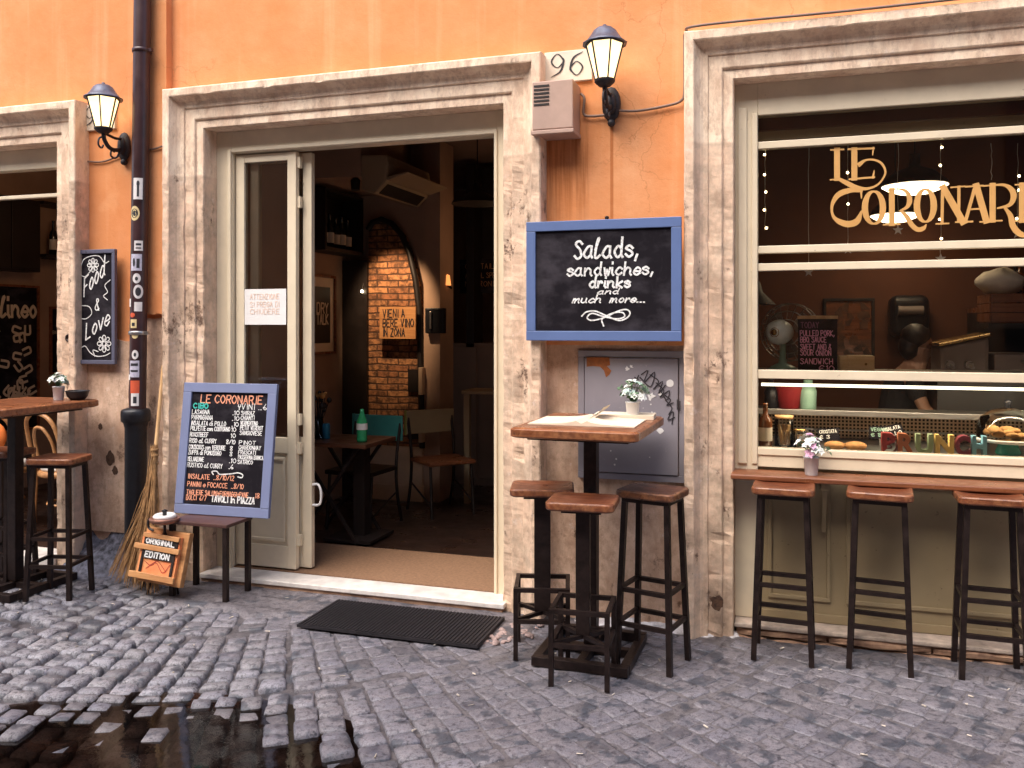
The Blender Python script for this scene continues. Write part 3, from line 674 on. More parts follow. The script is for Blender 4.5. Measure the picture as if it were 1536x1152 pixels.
# brick niche: half arch
def arch_pts():
    px = [(553,672),(553,345),(560,334),(573,329),(588,335),(603,352),(615,380),(624,420),(629,460),(631,520),(634,672)]
    return [(W(a, b_, 2.43).x, W(a, b_, 2.43).z) for a, b_ in px]
AP = arch_pts()
nb = MB(); nb.prism(AP, fr((0,2.43,0),(1,0,0),(0,0,1)), -.09, 0); nb.build('brick_niche', M['brick'], bld)
nt = MB(); ol = [(a+.0, b_, ) for a, b_ in AP[1:]]
nt.tube([(a, 2.42, b_) for a, b_ in AP[1:]], .028, 6); nt.build('niche_trim', M['dark'], bld)
nw = MB(); nw.box(-3.66, -3.06, 2.40, 2.52, .19, .53); nw.box(-3.67, -3.05, 2.385, 2.52, .05, .19); nw.build('niche_plinth', M['cream2'], bld, .004)
for z in (1.0, .58):
    MB().box(-3.075, -3.04, 2.36, 2.44, z, z+.24).build('bracket', M['cream2'], bld)
    MB().box(-3.2, -3.1, 2.41, 2.44, z+.02, z+.22).build('putlog_hole', M['dark'], bld)
dk = MB(); dk.box(-3.848, -3.60, 2.40, 2.515, .05, 2.2); dk.build('doorway_shade', M['dark'], bld)  # solid dark slab; the shade of the opening is painted, nothing lies behind
# kitchen behind the window
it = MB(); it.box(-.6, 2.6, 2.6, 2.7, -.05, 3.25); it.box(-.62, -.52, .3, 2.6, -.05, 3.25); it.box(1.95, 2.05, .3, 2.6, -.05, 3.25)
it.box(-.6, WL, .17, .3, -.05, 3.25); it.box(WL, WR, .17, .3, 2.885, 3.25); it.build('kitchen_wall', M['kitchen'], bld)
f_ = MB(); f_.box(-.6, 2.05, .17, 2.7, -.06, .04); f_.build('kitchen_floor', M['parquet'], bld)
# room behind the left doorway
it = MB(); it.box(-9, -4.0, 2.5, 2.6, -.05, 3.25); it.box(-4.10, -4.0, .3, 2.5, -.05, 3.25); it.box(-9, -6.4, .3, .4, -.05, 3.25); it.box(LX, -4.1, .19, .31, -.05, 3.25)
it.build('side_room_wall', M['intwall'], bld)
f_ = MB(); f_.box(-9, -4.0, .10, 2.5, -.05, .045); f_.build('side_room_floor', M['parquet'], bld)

# ================================================================== FACADE FIXTURES
def plaque(x0, x1, z0, z1, digits, label, sc):
    t = thing('number_plaque', ((x0+x1)/2, -.012, z0), label, 'house number')
    a = MB(); a.box(x0, x1, -.02, .004, z0, z1); a.build('tablet', M['plaque'], t, .003)
    b = MB(); f = frw((x0, -.02, z0)); H = z1 - z0
    N9 = ([(.95,.62),(.5,.40),(.08,.68),(.48,1.0),(.9,.78),(.95,.62),(.72,.22),(.05,.0)], [1.6,.7,1.6,.7,1.6,1.9,1.6,.5])
    N6 = ([(.05,.38),(.5,.60),(.92,.32),(.52,.0),(.1,.22),(.05,.38),(.28,.78),(.95,1.0)], [1.6,.7,1.6,.7,1.6,1.9,1.6,.5])
    for dg, ox in digits:
        P, ws = N9 if dg == '9' else N6
        S = spline([Vector((ox + a_*sc*.62, H*.18 + b_*sc, q*.0062)) for (a_, b_), q in zip(P, ws)], 7, closed=False)
        b.ribbon([(v.x, v.y) for v in S], [v.z for v in S], f, .002)
    b.build('numerals', M['black'], t); return t
plaque(-1.268, -1.0, 2.945, 3.115, (('9', .035), ('6', .145)), 'pale marble plaque with house number 96 beside the lit lantern', .125)
plaque(-4.455, -4.19, 2.90, 3.07, (('9', .022), ('6', .13)), 'marble number plaque half hidden behind the left lantern', .125)

def lantern(mount, label):
    mx, mz = mount; o = Vector((mx, 0, mz)); t = thing('wall_lantern', o, label, 'lantern', 'lit wall lanterns')
    bp = MB(); bp.ball(o + Vector((0,-.02,0)), 1, 12, 8, (.052,.024,.095)); bp.ball(o + Vector((0,-.035,.0)), 1, 10, 6, (.032,.03,.06)); bp.ball(o + Vector((0,-.02,-.1)), .022, 8, 6); bp.build('wall_plate', M['lampiron'], t)
    a = MB(); A = [o + Vector((0, q, z)) for q, z in ((-.03,.0),(-.09,-.035),(-.15,-.03),(-.19,.01),(-.2,.05))]
    a.tube(spline(A), .013, 8); a.tube(spline([o + Vector((0, q, z)) for q, z in ((-.03,.05),(-.1,.04),(-.2,.055))]), .009, 6)
    a.tube(spline([o + Vector((0, q, z)) for q, z in ((-.2,.03),(-.235,.01),(-.24,-.03),(-.215,-.045),(-.2,-.025))]), .006, 6)
    a.tube(spline([o + Vector((0, q, z)) for q, z in ((-.05,-.02),(-.09,-.085),(-.135,-.08),(-.13,-.045),(-.105,-.05))]), .006, 6)
    a.build('arm', M['lampiron'], t)
    c = o + Vector((0,-.2,0)); n = 6
    b = MB(); b.lathe([(.012,.045),(.03,.05),(.05,.068),(.055,.075),(.055,.085)], c, 12); b.build('base', M['lampiron'], t)
    g = MB(); g.lathe([(.046,.086),(.093,.268)], c, n, smooth=False); go = g.build('glass_shade', M['lampglass'], t)
    e = MB()
    for k in range(n):
        q = 2*PI*k/n; e.bar(c + Vector((.05*math.cos(q), .05*math.sin(q), .084)), c + Vector((.098*math.cos(q), .098*math.sin(q), .27)), .007)
    e.tube([c + Vector((.099*math.cos(2*PI*k/n), .099*math.sin(2*PI*k/n), .272)) for k in range(n)], .007, 6, closed=True); e.build('cage', M['lampiron'], t)
    r = MB(); r.lathe([(.098,.274),(.117,.266),(.118,.272),(.095,.286),(.074,.314),(.058,.340),(.040,.354),(.018,.360),(.010,.364),(.010,.370),(1e-4,.374)], c, 12); r.build('roof', M['lamproof'], t)
    L = bpy.data.lights.new('lantern_light', 'POINT'); L.energy = 30; L.color = (1,.76,.46); L.shadow_soft_size = .05
    lo = bpy.data.objects.new('lantern_light', L); col.objects.link(lo); lo.location = c + Vector((0,.0,.17)) - o; lo.parent = t
    go.visible_shadow = True
    return t
lantern((-.893, 2.80), 'lit black lantern mounted beside house number 96')
lantern((-4.115, 2.775), 'lit black lantern fixed to the wall beside the brown drainpipe')

t = thing('vent_box', (-1.18, 0, 2.64), 'beige metal box with louvres under the house number plaque', 'meter box')
b = MB(); b.box(-1.295, -1.07, -.17, 0, 2.655, 2.915); b.build('housing', M['vent'], t, .006)
b = MB(); b.box(-1.30, -1.065, -.176, 0, 2.63, 2.652); b.build('lip', M['vent'], t, .004)
b = MB()
for k in range(6): b.box(-1.285, -1.20, -.173, -.16, 2.785 + k*.02, 2.795 + k*.02)
b.build('louvre', M['dark'], t)
def cable(pts, r, label):
    m = MB(); m.tube(spline(pts, 5), r, 6); tag(m.build('cable', M['cable']), label, 'cable')
cable([(-1.06,-.03,2.87),(-1.04,-.03,2.84),(-1.045,-.02,2.76),(-1.0,-.02,2.745),(-.93,-.02,2.745)], .008, 'grey cable looping from the beige box to the lantern plate')
cable([(-.87,-.02,2.765),(-.75,-.02,2.755),(-.6,-.02,2.77),(-.52,-.025,2.79),(-.502,-.03,2.85),(-.502,-.03,3.08),(-.49,-.06,3.135),(-.40,-.125,3.142),(.3,-.128,3.137),(1.0,-.128,3.14),(1.9,-.128,3.137)], .0075, 'thin cable running from the lantern over the window surround')
cable([(-4.43,-.012,2.70),(-4.3,-.012,2.69),(-4.16,-.012,2.72)], .006, 'thin wire from the left door surround to the lantern')
cable([(-3.945,-.065,2.735),(-3.85,-.065,2.735),(-3.76,-.07,2.75)], .006, 'thin wire crossing the orange pier beside the drainpipe')
b = MB(); b.box(-4.45, -4.435, -.03, 0, 1.62, 1.66); b.tube([(-4.428,-.012,2.66),(-4.43,-.012,1.65)], .006, 6)
tag(b.build('cable', M['cable']), 'vertical wire with clip beside the narrow chalkboard', 'cable')

# drainpipe
t = thing('drainpipe', (-3.95, -.12, .2), 'dark brown drainpipe covered in stickers with black cast iron foot', 'drainpipe')
def lean(z): return Vector((-3.925 + .0145*(z - 1.1), -.115, z))
b = MB(); b.tube([lean(z) for z in (1.0, 2, 3, 4, 5.5, 7)], .052, 18); b.build('upper_pipe', M['pipe'], t)
b = MB(); P = [(.066,.0),(.066,.86),(.07,.87),(.074,.89),(.088,.90),(.09,.94),(.088,.965),(.08,.975),(.05,.985)]
b.lathe(P, lean(.1) , 20); b.build('lower_pipe', M['castiron'], t)
for z in (1.56, 3.35):
    b = MB(); b.lathe([(.056,-.012),(.059,-.01),(.059,.01),(.056,.012)], lean(z), 18); b.bar(lean(z) + Vector((.055,0,0)), lean(z) + Vector((.08,0,0)), .02); b.build('bracket', M['steel'] if z < 2 else M['pipe'], t)
STK = [mat('sticker_white', (.72,.68,.66), .5, .1, 30), mat('sticker_red', (.62,.10,.04), .5, .1, 20), mat('sticker_black', (.03,.03,.035), .5, .2, 20), mat('sticker_cream', (.70,.55,.28), .5, .1, 20), mat('sticker_lilac', (.50,.48,.58), .5, .3, 60)]
def patch(z0, z1, a0, a1, m, r=.0535, rnd_=False):
    mb = MB(); n, k = 8, 6; vs = []
    for j in range(k+1):
        for i in range(n+1):
            u_, v_ = i/n*2-1, j/k*2-1
            if rnd_: u_, v_ = u_*math.sqrt(1-v_*v_/2), v_*math.sqrt(1-u_*u_/2)
            z = (z0+z1)/2 + v_*(z1-z0)/2; a = (a0+a1)/2 + u_*(a1-a0)/2
            vs.append(lean(z) + Vector((math.sin(a)*r, -math.cos(a)*r, 0)))
    mb.add(vs, [(j*(n+1)+i, j*(n+1)+i+1, (j+1)*(n+1)+i+1, (j+1)*(n+1)+i) for j in range(k) for i in range(n)], True)
    return mb.build('sticker', m, t)
def pz(py): return W(205, py, -.16).z
for y0, y1, a0, a1, mi, rr in ((267,299,-.1,1.0,0,0),(309,331,-.55,.7,3,1),(361,376,.1,1.1,0,0),(381,406,-.35,1.0,4,0),(410,425,-.05,.9,0,1),(427,448,.05,1.2,0,1),(453,467,.2,1.1,0,0),(448,460,-.9,-.3,0,0),(469,476,-.4,.3,1,1),(479,492,-.3,.5,3,0),(497,508,-.1,.7,3,1),(486,505,-1.1,-.7,3,0),(525,539,-.05,.75,0,1),(541,566,-.35,.85,4,0),(571,590,-.2,.9,1,0),(590,609,-.1,.85,0,0),(580,600,-1.3,-.8,0,1),(562,570,-1.1,-.3,0,0)):
    patch(pz(y1), pz(y0), a0, a1, STK[mi], rnd_=rr)
patch(pz(327), pz(313), -.40, .52, STK[2], .0540, True)
b = MB(); F_ = lambda a, z, c=0: lean(z) + Vector((math.sin(a)*.0546, -math.cos(a)*.0546, 0))
b.ribbon([(p.x, p.y) for p in spline([Vector((.28, pz(316))), Vector((0, pz(315))), Vector((-.16, pz(320))), Vector((0, pz(325))), Vector((.25, pz(324))), Vector((.22, pz(318))), Vector((.36, pz(325)))], 4)], .008, lambda a, z, c=0: F_(a, z))
b.build('sticker', STK[3], t)
for y0, y1, a0, a1, rr in ((271,280,.3,.65,1),(279,295,.35,.6,0),(431,444,.3,.95,1),(415,421,.25,.6,1),(484,489,-.1,.3,0),(529,535,.2,.5,1),(595,605,.2,.6,0),(387,400,-.05,.25,1),(388,402,.4,.75,0),(365,368,.3,.9,0),(371,373,.3,.9,0),(545,549,-.2,.7,0),(555,558,-.2,.7,0)):
    patch(pz(y1), pz(y0), a0, a1, STK[2], .0541, bool(rr))

# ---------------- chalkboards on the wall
def board(name, P, inner, t0, label, frame_m, tilt=0, fw=.03):
    """P: left, right, bottom, top on the wall"""
    x0, x1, z0, z1 = P; t = thing('chalkboard', ((x0+x1)/2, -.02, z0), label, 'chalkboard')
    b = MB(); b.box(x0, x1, -t0, -t0+.026, z1-fw, z1); b.box(x0, x1, -t0, -t0+.026, z0, z0+fw); b.box(x0, x0+fw, -t0+.001, -t0+.026, z0+fw, z1-fw); b.box(x1-fw, x1, -t0+.001, -t0+.026, z0+fw, z1-fw)
    b.build('frame', frame_m, t, .003)
    b = MB(); b.box(x0+fw*.6, x1-fw*.6, -t0+.012, -t0+.024, z0+fw*.6, z1-fw*.6); b.build('slate', M['slate'], t)
    return t, frw((x0+fw, -t0+.012, z0+fw))
t, f = board('', (-1.335, -.505, 1.525, 2.165), 0, .15, 'large blue framed chalkboard reading Salads, sandwiches, drinks', M['royal'], fw=.052)
b = MB(); WD, HT = .726, .536
def bx(px): return (px - 816) / 197 * WD
def by(py): return (495 - py) / 143 * HT
write(b, 'Salads,', f, bx(874), by(392), .094, .0125, slant=.14, fit=.335)
write(b, 'sandwiches,', f, bx(863), by(416.5), .062, .0105, slant=.14, fit=.455)
write(b, 'drinks', f, bx(896), by(434), .052, .0115, slant=.14, fit=.215)
write(b, 'and', f, bx(908), by(443), .026, .0065, slant=.4, fit=.11)
write(b, 'much  more...', f, bx(871), by(455), .036, .0075, slant=.4, fit=.385)
stroke(b, f, [(bx(a), by(c)) for a, c in ((885,474),(892,468),(905,467),(920,473),(938,480),(950,477),(955,470),(950,465),(938,467),(918,476),(900,480),(893,476),(900,470),(915,474),(935,478),(947,475),(944,469),(930,470),(915,478),(917,488))], .0075)
b.build('writing', M['chalk'], t)
b = MB(); b.ball((-.92,-.01,2.19), .012, 8, 6); b.bar((-.92,-.01,2.185),(-.92,-.13,2.15), .004); b.build('hook', M['iron'], t)

t, f = board('', (-4.455, -4.142, 1.355, 2.105), 0, .075, 'tall narrow chalkboard reading Food and Love beside the drainpipe', M['greyframe'], fw=.026)
b = MB()
def bx(px): return (px - 132) / 49 * .26
def by(py): return (543 - py) / 162 * .70
write(b, 'Food', f, bx(138), by(447), .115, .010, wd=.42, slant=.12, rise=.85, fit=.17)
write(b, '&', f, bx(155), by(467), .075, .0085, wd=.6, slant=.2); write(b, 'Love', f, bx(141), by(512), .105, .010, wd=.42, slant=.12, rise=.55, fit=.19)
def flower(cx, cy, r):
    for k in range(8):
        a = 2*PI*k/8; c_, s_ = math.cos(a), math.sin(a)
        stroke(b, f, [(cx + r*.3*c_, cy + r*.3*s_), (cx + r*.8*c_ - r*.22*s_, cy + r*.8*s_ + r*.22*c_), (cx + r*c_, cy + r*s_), (cx + r*.8*c_ + r*.22*s_, cy + r*.8*s_ - r*.22*c_), (cx + r*.3*c_, cy + r*.3*s_)], .006, k=4)
    stroke(b, f, [(cx+r*.25*math.cos(q*PI/3), cy+r*.25*math.sin(q*PI/3)) for q in range(7)], .006, k=3)
flower(bx(152), by(399), .045); flower(bx(169), by(518), .055)
for P in (((133,402),(138,390),(150,385),(162,386),(170,396),(176,394)), ((133,414),(140,416),(148,408)), ((178,422),(170,430),(174,440),(168,446),(174,452)), ((134,460),(146,462),(150,472),(142,480),(133,480)), ((133,525),(140,522),(148,532),(158,537),(170,536),(178,532)), ((155,537),(152,528),(160,530))):
    stroke(b, f, [(bx(a), by(c)) for a, c in P], .006)
b.build('writing', M['chalk'], t)

# ---------------- steel hatch
t = thing('utility_hatch', (-.78, 0, .78), 'grey steel utility hatch with graffiti set low in the wall', 'hatch')
b = MB(); x0, x1, z0, z1 = -1.078, -.497, .775, 1.47; q = .035
b.box(x0, x1, -.02, .01, z1-q, z1); b.box(x0, x1, -.02, .01, z0, z0+q); b.box(x0, x0+q, -.019, .01, z0+q, z1-q); b.box(x1-q, x1, -.019, .01, z0+q, z1-q); b.build('frame', M['hatch'], t, .003)
b = MB(); b.box(x0+q+.004, x1-q-.004, -.028, .008, z0+q+.004, z1-q-.004); b.build('door', M['hatch'], t, .003)
b = MB(); pc = W(949, 580); b.lathe([(.03,0),(.03,.006),(.026,.008),(.024,.004),(1e-4,.004)], (pc.x, -.028, pc.z), 20, Matrix.Rotation(PI/2, 3, 'X')); b.build('lock', M['hatch'], t)
b = MB(); f = frw((0,-.028,0)); HZ = lambda a, c: (W(a, c, -.03).x, W(a, c, -.03).z)
rp = [(880,536),(914,536),(915,548),(910,549),(917,556),(914,562),(909,566),(906,556),(900,550),(890,549),(880,550)]
b.prism([HZ(*p) for p in reversed(rp)], f, 0, .002); b.build('rust_patch', M['rust'], t)
b = MB()
for P in (((952,566),(958,570)),((958,563),(954,572)),((962,562),(972,556),(966,574),(982,558),(976,580),(960,566)),((975,562),(988,572),(980,584),(994,572),(988,590),(998,578)),((984,574),(996,586),(990,596),(1004,586),(1000,600),(990,584)),((996,592),(1006,600),(1000,608),(1010,604)),((998,600),(1008,612),(1003,622),(1010,618),(1008,636)),((1016,600),(1016,614)),((1020,602),(1020,616)),((1006,620),(1002,630),(1012,626))):
    stroke(b, f, [HZ(*p) for p in P], .006, k=4)
b.build('graffiti', M['black'], t)
b = MB()
def splat(cx, cy, r, k):
    c0 = HZ(cx, cy); n = 12; P = [(c0[0] + r*(1 + k*ru(-1,1))*math.cos(2*PI*i/n), c0[1] + r*(1 + k*ru(-1,1))*math.sin(2*PI*i/n)) for i in range(n)]; b.prism(P, f, 0, .002)
splat(1005,575,.020,.05); splat(976,594,.018,.6); splat(992,592,.012,.5); splat(940,553,.01,.7); splat(947,550,.009,.7); splat(990,646,.016,.3)
for _ in range(14): splat(ru(890,1015), ru(600,700), ru(.002,.005), .3)
b.build('paint_splash', M['white'], t)

# notice taped to the glass
b = MB(); a = W(368, 434, .135); c = W(430, 487, .135); b.box(a.x, c.x, .128, .1305, c.z, a.z); t = b.build('paper_notice', M['notice'], None); tag(t, 'white paper notice taped inside the glazed door leaf', 'notice'); t['_o'] = [0,0,0]
b = MB(); f = frw((a.x, .128, c.z)); hh = a.z - c.z; ww = c.x - a.x
for k, (s, z) in enumerate((('ATTENZIONE', .72), ('SI PREGA DI', .5), ('CHIUDERE', .3))): write(b, s, f, ww*.14, hh*z, hh*.14, .004, fit=ww*.7, jit=.05, lift=.001)
b.build('print', mat('faded_orange_ink', (.82,.60,.48), .8, .1, 30), t)

# ================================================================== FURNITURE
def rounded(w, d, r=.04, n=5):
    P = []
    for cx, cy, a0 in ((w/2-r, d/2-r, 0), (-w/2+r, d/2-r, 90), (-w/2+r, -d/2+r, 180), (w/2-r, -d/2+r, 270)):
        P += [(cx + r*math.cos(math.radians(a0 + 90*i/n)), cy + r*math.sin(math.radians(a0 + 90*i/n))) for i in range(n+1)]
    return P
def slab(mb, P, z0, z1, dish=0, e=.006):
    """thick plank with softened edges, hollowed a little on top"""
    n = len(P); base_n = len(mb.v); rings = [(1-e*2.2/.3, z0), (1, z0+e), (1, z1-e), (1-e*1.6/.3, z1), (.7, z1-dish*.6), (.35, z1-dish)]
    vs = [(x*s, y_*s, z) for s, z in rings for x, y_ in P] + [(0,0,z1-dish)]; m = len(rings)
    fs = [(i*n+k, i*n+(k+1) % n, (i+1)*n+(k+1) % n, (i+1)*n+k) for i in range(m-1) for k in range(n)]
    mb.add(vs, fs + [((m-1)*n+k, (m-1)*n+(k+1) % n, m*n) for k in range(n)] + [tuple(range(n-1,-1,-1))], False)
    for i in range(m):
        for k in range(n): mb.c[base_n + i*n + k] = ((.25, .8, 1, .75, 0, 0)[i],)*3 + (1,)
    mb.c[-1] = (0,0,0,1)
def saddle(mb, z0, z1, w=.29, d=.25):
    nx, ny = 14, 10; P = rounded(w, d, .035)
    slab(mb, P, z0, z1, .012, .007)
def stool_four(label, group, seat_m='seat', hgt=.83):
    t = thing('bar_stool', (0,0,0), label, 'bar stool', group)
    b = MB(); saddle(b, hgt-.038, hgt); b.build('seat', M[seat_m], t, .004)
    tx, ty, bx_, by_ = .105, .085, .132, .12; zt = hgt - .039
    b = MB(); b.box(-tx-.012, tx+.012, -ty-.012, ty+.012, zt-.02, zt); b.build('seat_plate', M['iron'], t)
    def at(sx, sy, z): q = 1 - z/zt; return Vector((sx*(tx + (bx_-tx)*q), sy*(ty + (by_-ty)*q), z))
    for sx in (-1,1):
        for sy in (-1,1):
            b = MB(); b.bar(at(sx,sy,0), at(sx,sy,zt-.02), .025, .025); b.build('leg', M['iron'], t)
    for z in (.36, .20):
        b = MB()
        for sy in (-1,1): b.bar(at(-1,sy,z), at(1,sy,z), .02)
        for sx in (-1,1): b.bar(at(sx,-1,z+.006), at(sx,1,z+.006), .018)
        b.build('footrest', M['iron'], t)
    return t
def stool_post(label, group, hgt=.82):
    t = thing('bar_stool', (0,0,0), label, 'bar stool', group)
    b = MB(); saddle(b, hgt-.04, hgt, .31, .26); b.build('seat', M['seat'], t, .004)
    b = MB(); b.box(-.09, .09, -.07, .07, hgt-.058, hgt-.041); b.build('seat_plate', M['iron'], t)
    b = MB(); b.box(-.032, .032, -.02, .02, .20, hgt-.06); b.build('post', M['iron'], t, .003)
    q, d_ = .125, .12
    for sx in (-1,1):
        for sy in (-1,1):
            b = MB(); b.bar((sx*q, sy*d_, 0), (sx*q, sy*d_, .335), .022); b.build('leg', M['iron'], t)
    for z in (.335, .185):
        b = MB()
        for sy in (-1,1): b.bar((-q-.011, sy*d_, z), (q+.011, sy*d_, z), .02)
        for sx in (-1,1): b.bar((sx*q, -d_+.01, z+.003), (sx*q, d_-.01, z+.003), .018)
        if z < .3:
            b.bar((-q,-d_,z+.006), (q,d_,z+.006), .018); b.bar((-q,d_,z+.009), (q,-d_,z+.009), .018)
        b.build('footrest', M['iron'], t)
    return t
def high_table(label):
    t = thing('high_table', (0,0,0), label, 'table', 'square bar tables on the street')
    b = MB(); slab(b, rounded(.60, .74, .03, 3), 1.085, 1.135, 0, .008); b.build('tabletop', M['brown'], t, .003)
    b = MB(); b.box(-.24, .24, -.28, .28, 1.07, 1.084); b.build('top_plate', M['iron'], t)
    b = MB(); b.box(-.032, .032, -.032, .032, .05, 1.07); b.build('post', M['iron'], t, .004)
    b = MB(); bw, bd = .21, .23
    for sy in (-1,1): b.box(-bw-.02, bw+.02, sy*bd-.022, sy*bd+.022, .0, .045)
    for sx in (-1,1): b.box(sx*bw-.022, sx*bw+.022, -bd+.022, bd-.022, .001, .044)
    b.box(-.02, .02, -bd+.022, bd-.022, .002, .043); b.box(-bw+.022, -.02, -.02, .02, .003, .042); b.box(.02, bw-.022, -.02, .02, .003, .042)
    b.build('base_frame', M['iron'], t, .003); return t
tb = high_table('square wooden bar table with open menu book in front of the grey hatch')
place(tb, (-.905, -.47, 0), math.radians(-1.5))
t2 = copy_tree(tb); place(t2, (-4.50, -.50, 0), 0, 'square wooden bar table carrying a small dark bowl before the left doorway')
s1 = stool_post('bar stool on a single post, in front of the table with the open menu', 'bar stools'); place(s1, (-.875, -.78, 0), math.radians(4))
s2 = copy_tree(s1); place(s2, (-1.14, -.52, 0), math.radians(14), 'bar stool on a thick post, between the doormat and the menu table')
for o in [x for x in scene.objects if x.parent == s2 and x.name.startswith('post')]: o.scale.x = 1.25
w0 = stool_four('bar stool under the window counter, nearest the stone pillar', 'bar stools'); place(w0, (-.005, -.205, 0), math.radians(-3))
for x, yy, rz, lb in ((.43, -.19, -6, 'bar stool under the window counter, middle one of the three there'), (.90, -.165, -2, 'bar stool under the window counter, right-hand end of that row'),
                  (-4.115, -.545, 14, 'dark bar stool right of the left table, near the drainpipe'), (-4.68, -.42, 4, 'bar stool cut off at the left edge beside the left table')):
    place(copy_tree(w0), (x, yy, 0), math.radians(rz), lb)
s3 = stool_four('dark seated bar stool on four splayed legs before the grey hatch', 'bar stools', 'seatd'); place(s3, (-.60, -.50, 0), math.radians(-14))
# counter board outside the window
t = thing('counter_shelf', (.4, -.05, .85), 'long wooden counter board under the lettered shop window', 'counter')
b = MB(); x = -.262; b.box(-.262, 1.92, -.125, .078, .826, .853); b.build('board', M['brown'], t, .008, 3)
for x in (.17, 1.35):
    b = MB(); b.box(x, x+.04, -.09, .08, .79, .8255); b.bar((x+.02,.09,.55),(x+.02,-.06,.79), .02); b.build('bracket', M['olive'], t)
# open menu on the table
def menu():
    c = Vector((-.905, -.47, 1.135)); t = thing('menu_book', c, 'open menu book with blank cream pages lying on the bar table', 'menu')
    for sd, wd_ in ((-1, .26), (1, .25)):
        b = MB(); n = 10; pr = []
        for i in range(n+1):
            q = i/n; pr.append((sd*q*wd_, .006 + .03*math.exp(-q*7)*(1-math.exp(-q*26)) + .006*(1-q)))
        for y0, y1, dz in ((-.22,.12,0),):
            vs = [c + Vector((x + sd*0 + .0, yy, z)) for yy in (y0, y1) for x, z in pr] + [c + Vector((x, yy, .001)) for yy in (y0, y1) for x, z in pr]; m = n+1
            fs = [(i, i+1, m+i+1, m+i) for i in range(n)] + [(2*m+i, 2*m+i+1, i+1, i) for i in range(n)] + [(m+i, m+i+1, 3*m+i+1, 3*m+i) for i in range(n)] + [(n, 2*m+n, 3*m+n, m+n), (0, m, 3*m, 2*m)]
            b.add(vs, fs, False)
        b.build('page_block', M['paper'], t)
    b = MB(); n = 8; pr = [(.0 + .075*math.sin(q/n*1.2) , .02 + .055*(q/n)) for q in range(n+1)]
    b.add([c + Vector((x, yy, z)) for yy in (-.05, .12) for x, z in pr], [(i, i+1, n+2+i, n+1+i) for i in range(n)], True); b.add([c + Vector((x+.0015, yy, z)) for yy in (-.05, .12) for x, z in pr], [(i, n+1+i, n+2+i, i+1) for i in range(n)], True)
    b.build('lifted_page', M['paper'], t)
    b = MB(); b.obox(Matrix.Translation(c + Vector((.13,.21,.012))) @ Matrix.Rotation(.05, 4, 'Z'), .30, .15, .022); t2 = b.build('closed_menu', M['paper'], None); tag(t2, 'closed tan menu lying behind the open menu book', 'menu')
menu()
# flower pots
def flowers(c, name_loc, label, petals, r=.07, n=26, tin='tin', pl=1.25, ph=.09, pr=.036, cat='flower pot'):
    c = Vector(c); t = thing('flower_pot', c, label, cat)
    b = MB(); b.lathe([(1e-4,0),(pr*.76,0),(pr*.8,.004),(pr*.98,ph*.9),(pr*1.05,ph*.92),(pr*1.05,ph*.96),(pr,ph),(pr*.93,ph),(pr*.85,ph*.85),(1e-4,ph*.85)], c, 20); b.build('pot', M[tin], t)
    lf = MB(); pe = [MB() for _ in petals]
    top = c + Vector((0,0,ph))
    for i in range(n):
        a = ru(0, 2*PI); e = ru(.1, 1.45); R_ = r*ru(.55, 1.05); p = top + Vector((R_*math.cos(a)*math.cos(e), R_*math.sin(a)*math.cos(e), R_*math.sin(e)*1.1 + .012))
        lf.tube([top - Vector((0,0,.02)), (top + p)/2 + Vector((0,0,.008)), p], .0012, 4)
        nrm = (p - top).normalized(); m = pe[i % len(pe)] if rnd() < .72 else lf
        u_ = nrm.cross(Vector((.3,.5,.8))).normalized(); v_ = nrm.cross(u_)
        np_ = 6 if m is not lf else 3; L_ = ru(.014,.024)*pl if m is not lf else ru(.02,.034)
        for k in range(np_):
            q = 2*PI*k/np_ + ru(-.2,.2); d = u_*math.cos(q) + v_*math.sin(q); s_ = nrm.cross(d)
            a_, b_, c_ = p + d*L_*.5 + s_*L_*.36 + nrm*L_*.3, p + d*L_ + nrm*L_*ru(.0,.35), p + d*L_*.5 - s_*L_*.36 + nrm*L_*.3
            m.add([p, a_, b_, c_], [(0,1,2,3)], True)
        if m is not lf: m.ball(p + nrm*.004, .0045, 6, 4)
    lf.build('leaves', M['leaf'], t)
    for m, q in zip(pe, petals):
        if m.f: m.build('blossom', M[q], t)
    return t
flowers((-.73, -.30, 1.135), 0, 'white ceramic pot of white and mint flowers on the menu table', ('petal','petal','mint'), .08, 42, 'white')
p = W(1217, 712, -.03); flowers((p.x, -.03, .853), 0, 'zinc pot of white and pink flowers on the window counter', ('petal','petal','pink','petal'), .09, 44, ph=.095, pr=.038)
flowers((-4.37, -.30, 1.135), 0, 'small tin pot of white flowers on the left bar table', ('petal','petal','mint'), .06, 42)
b = MB(); b.lathe([(1e-4,.004),(.04,.0),(.062,.025),(.068,.05),(.074,.058),(.066,.06),(.058,.045),(.04,.014),(1e-4,.012)], (-4.285,-.235,1.135), 20); tag(b.build('bowl', M['castiron']), 'small dark glazed bowl on the left bar table', 'bowl')

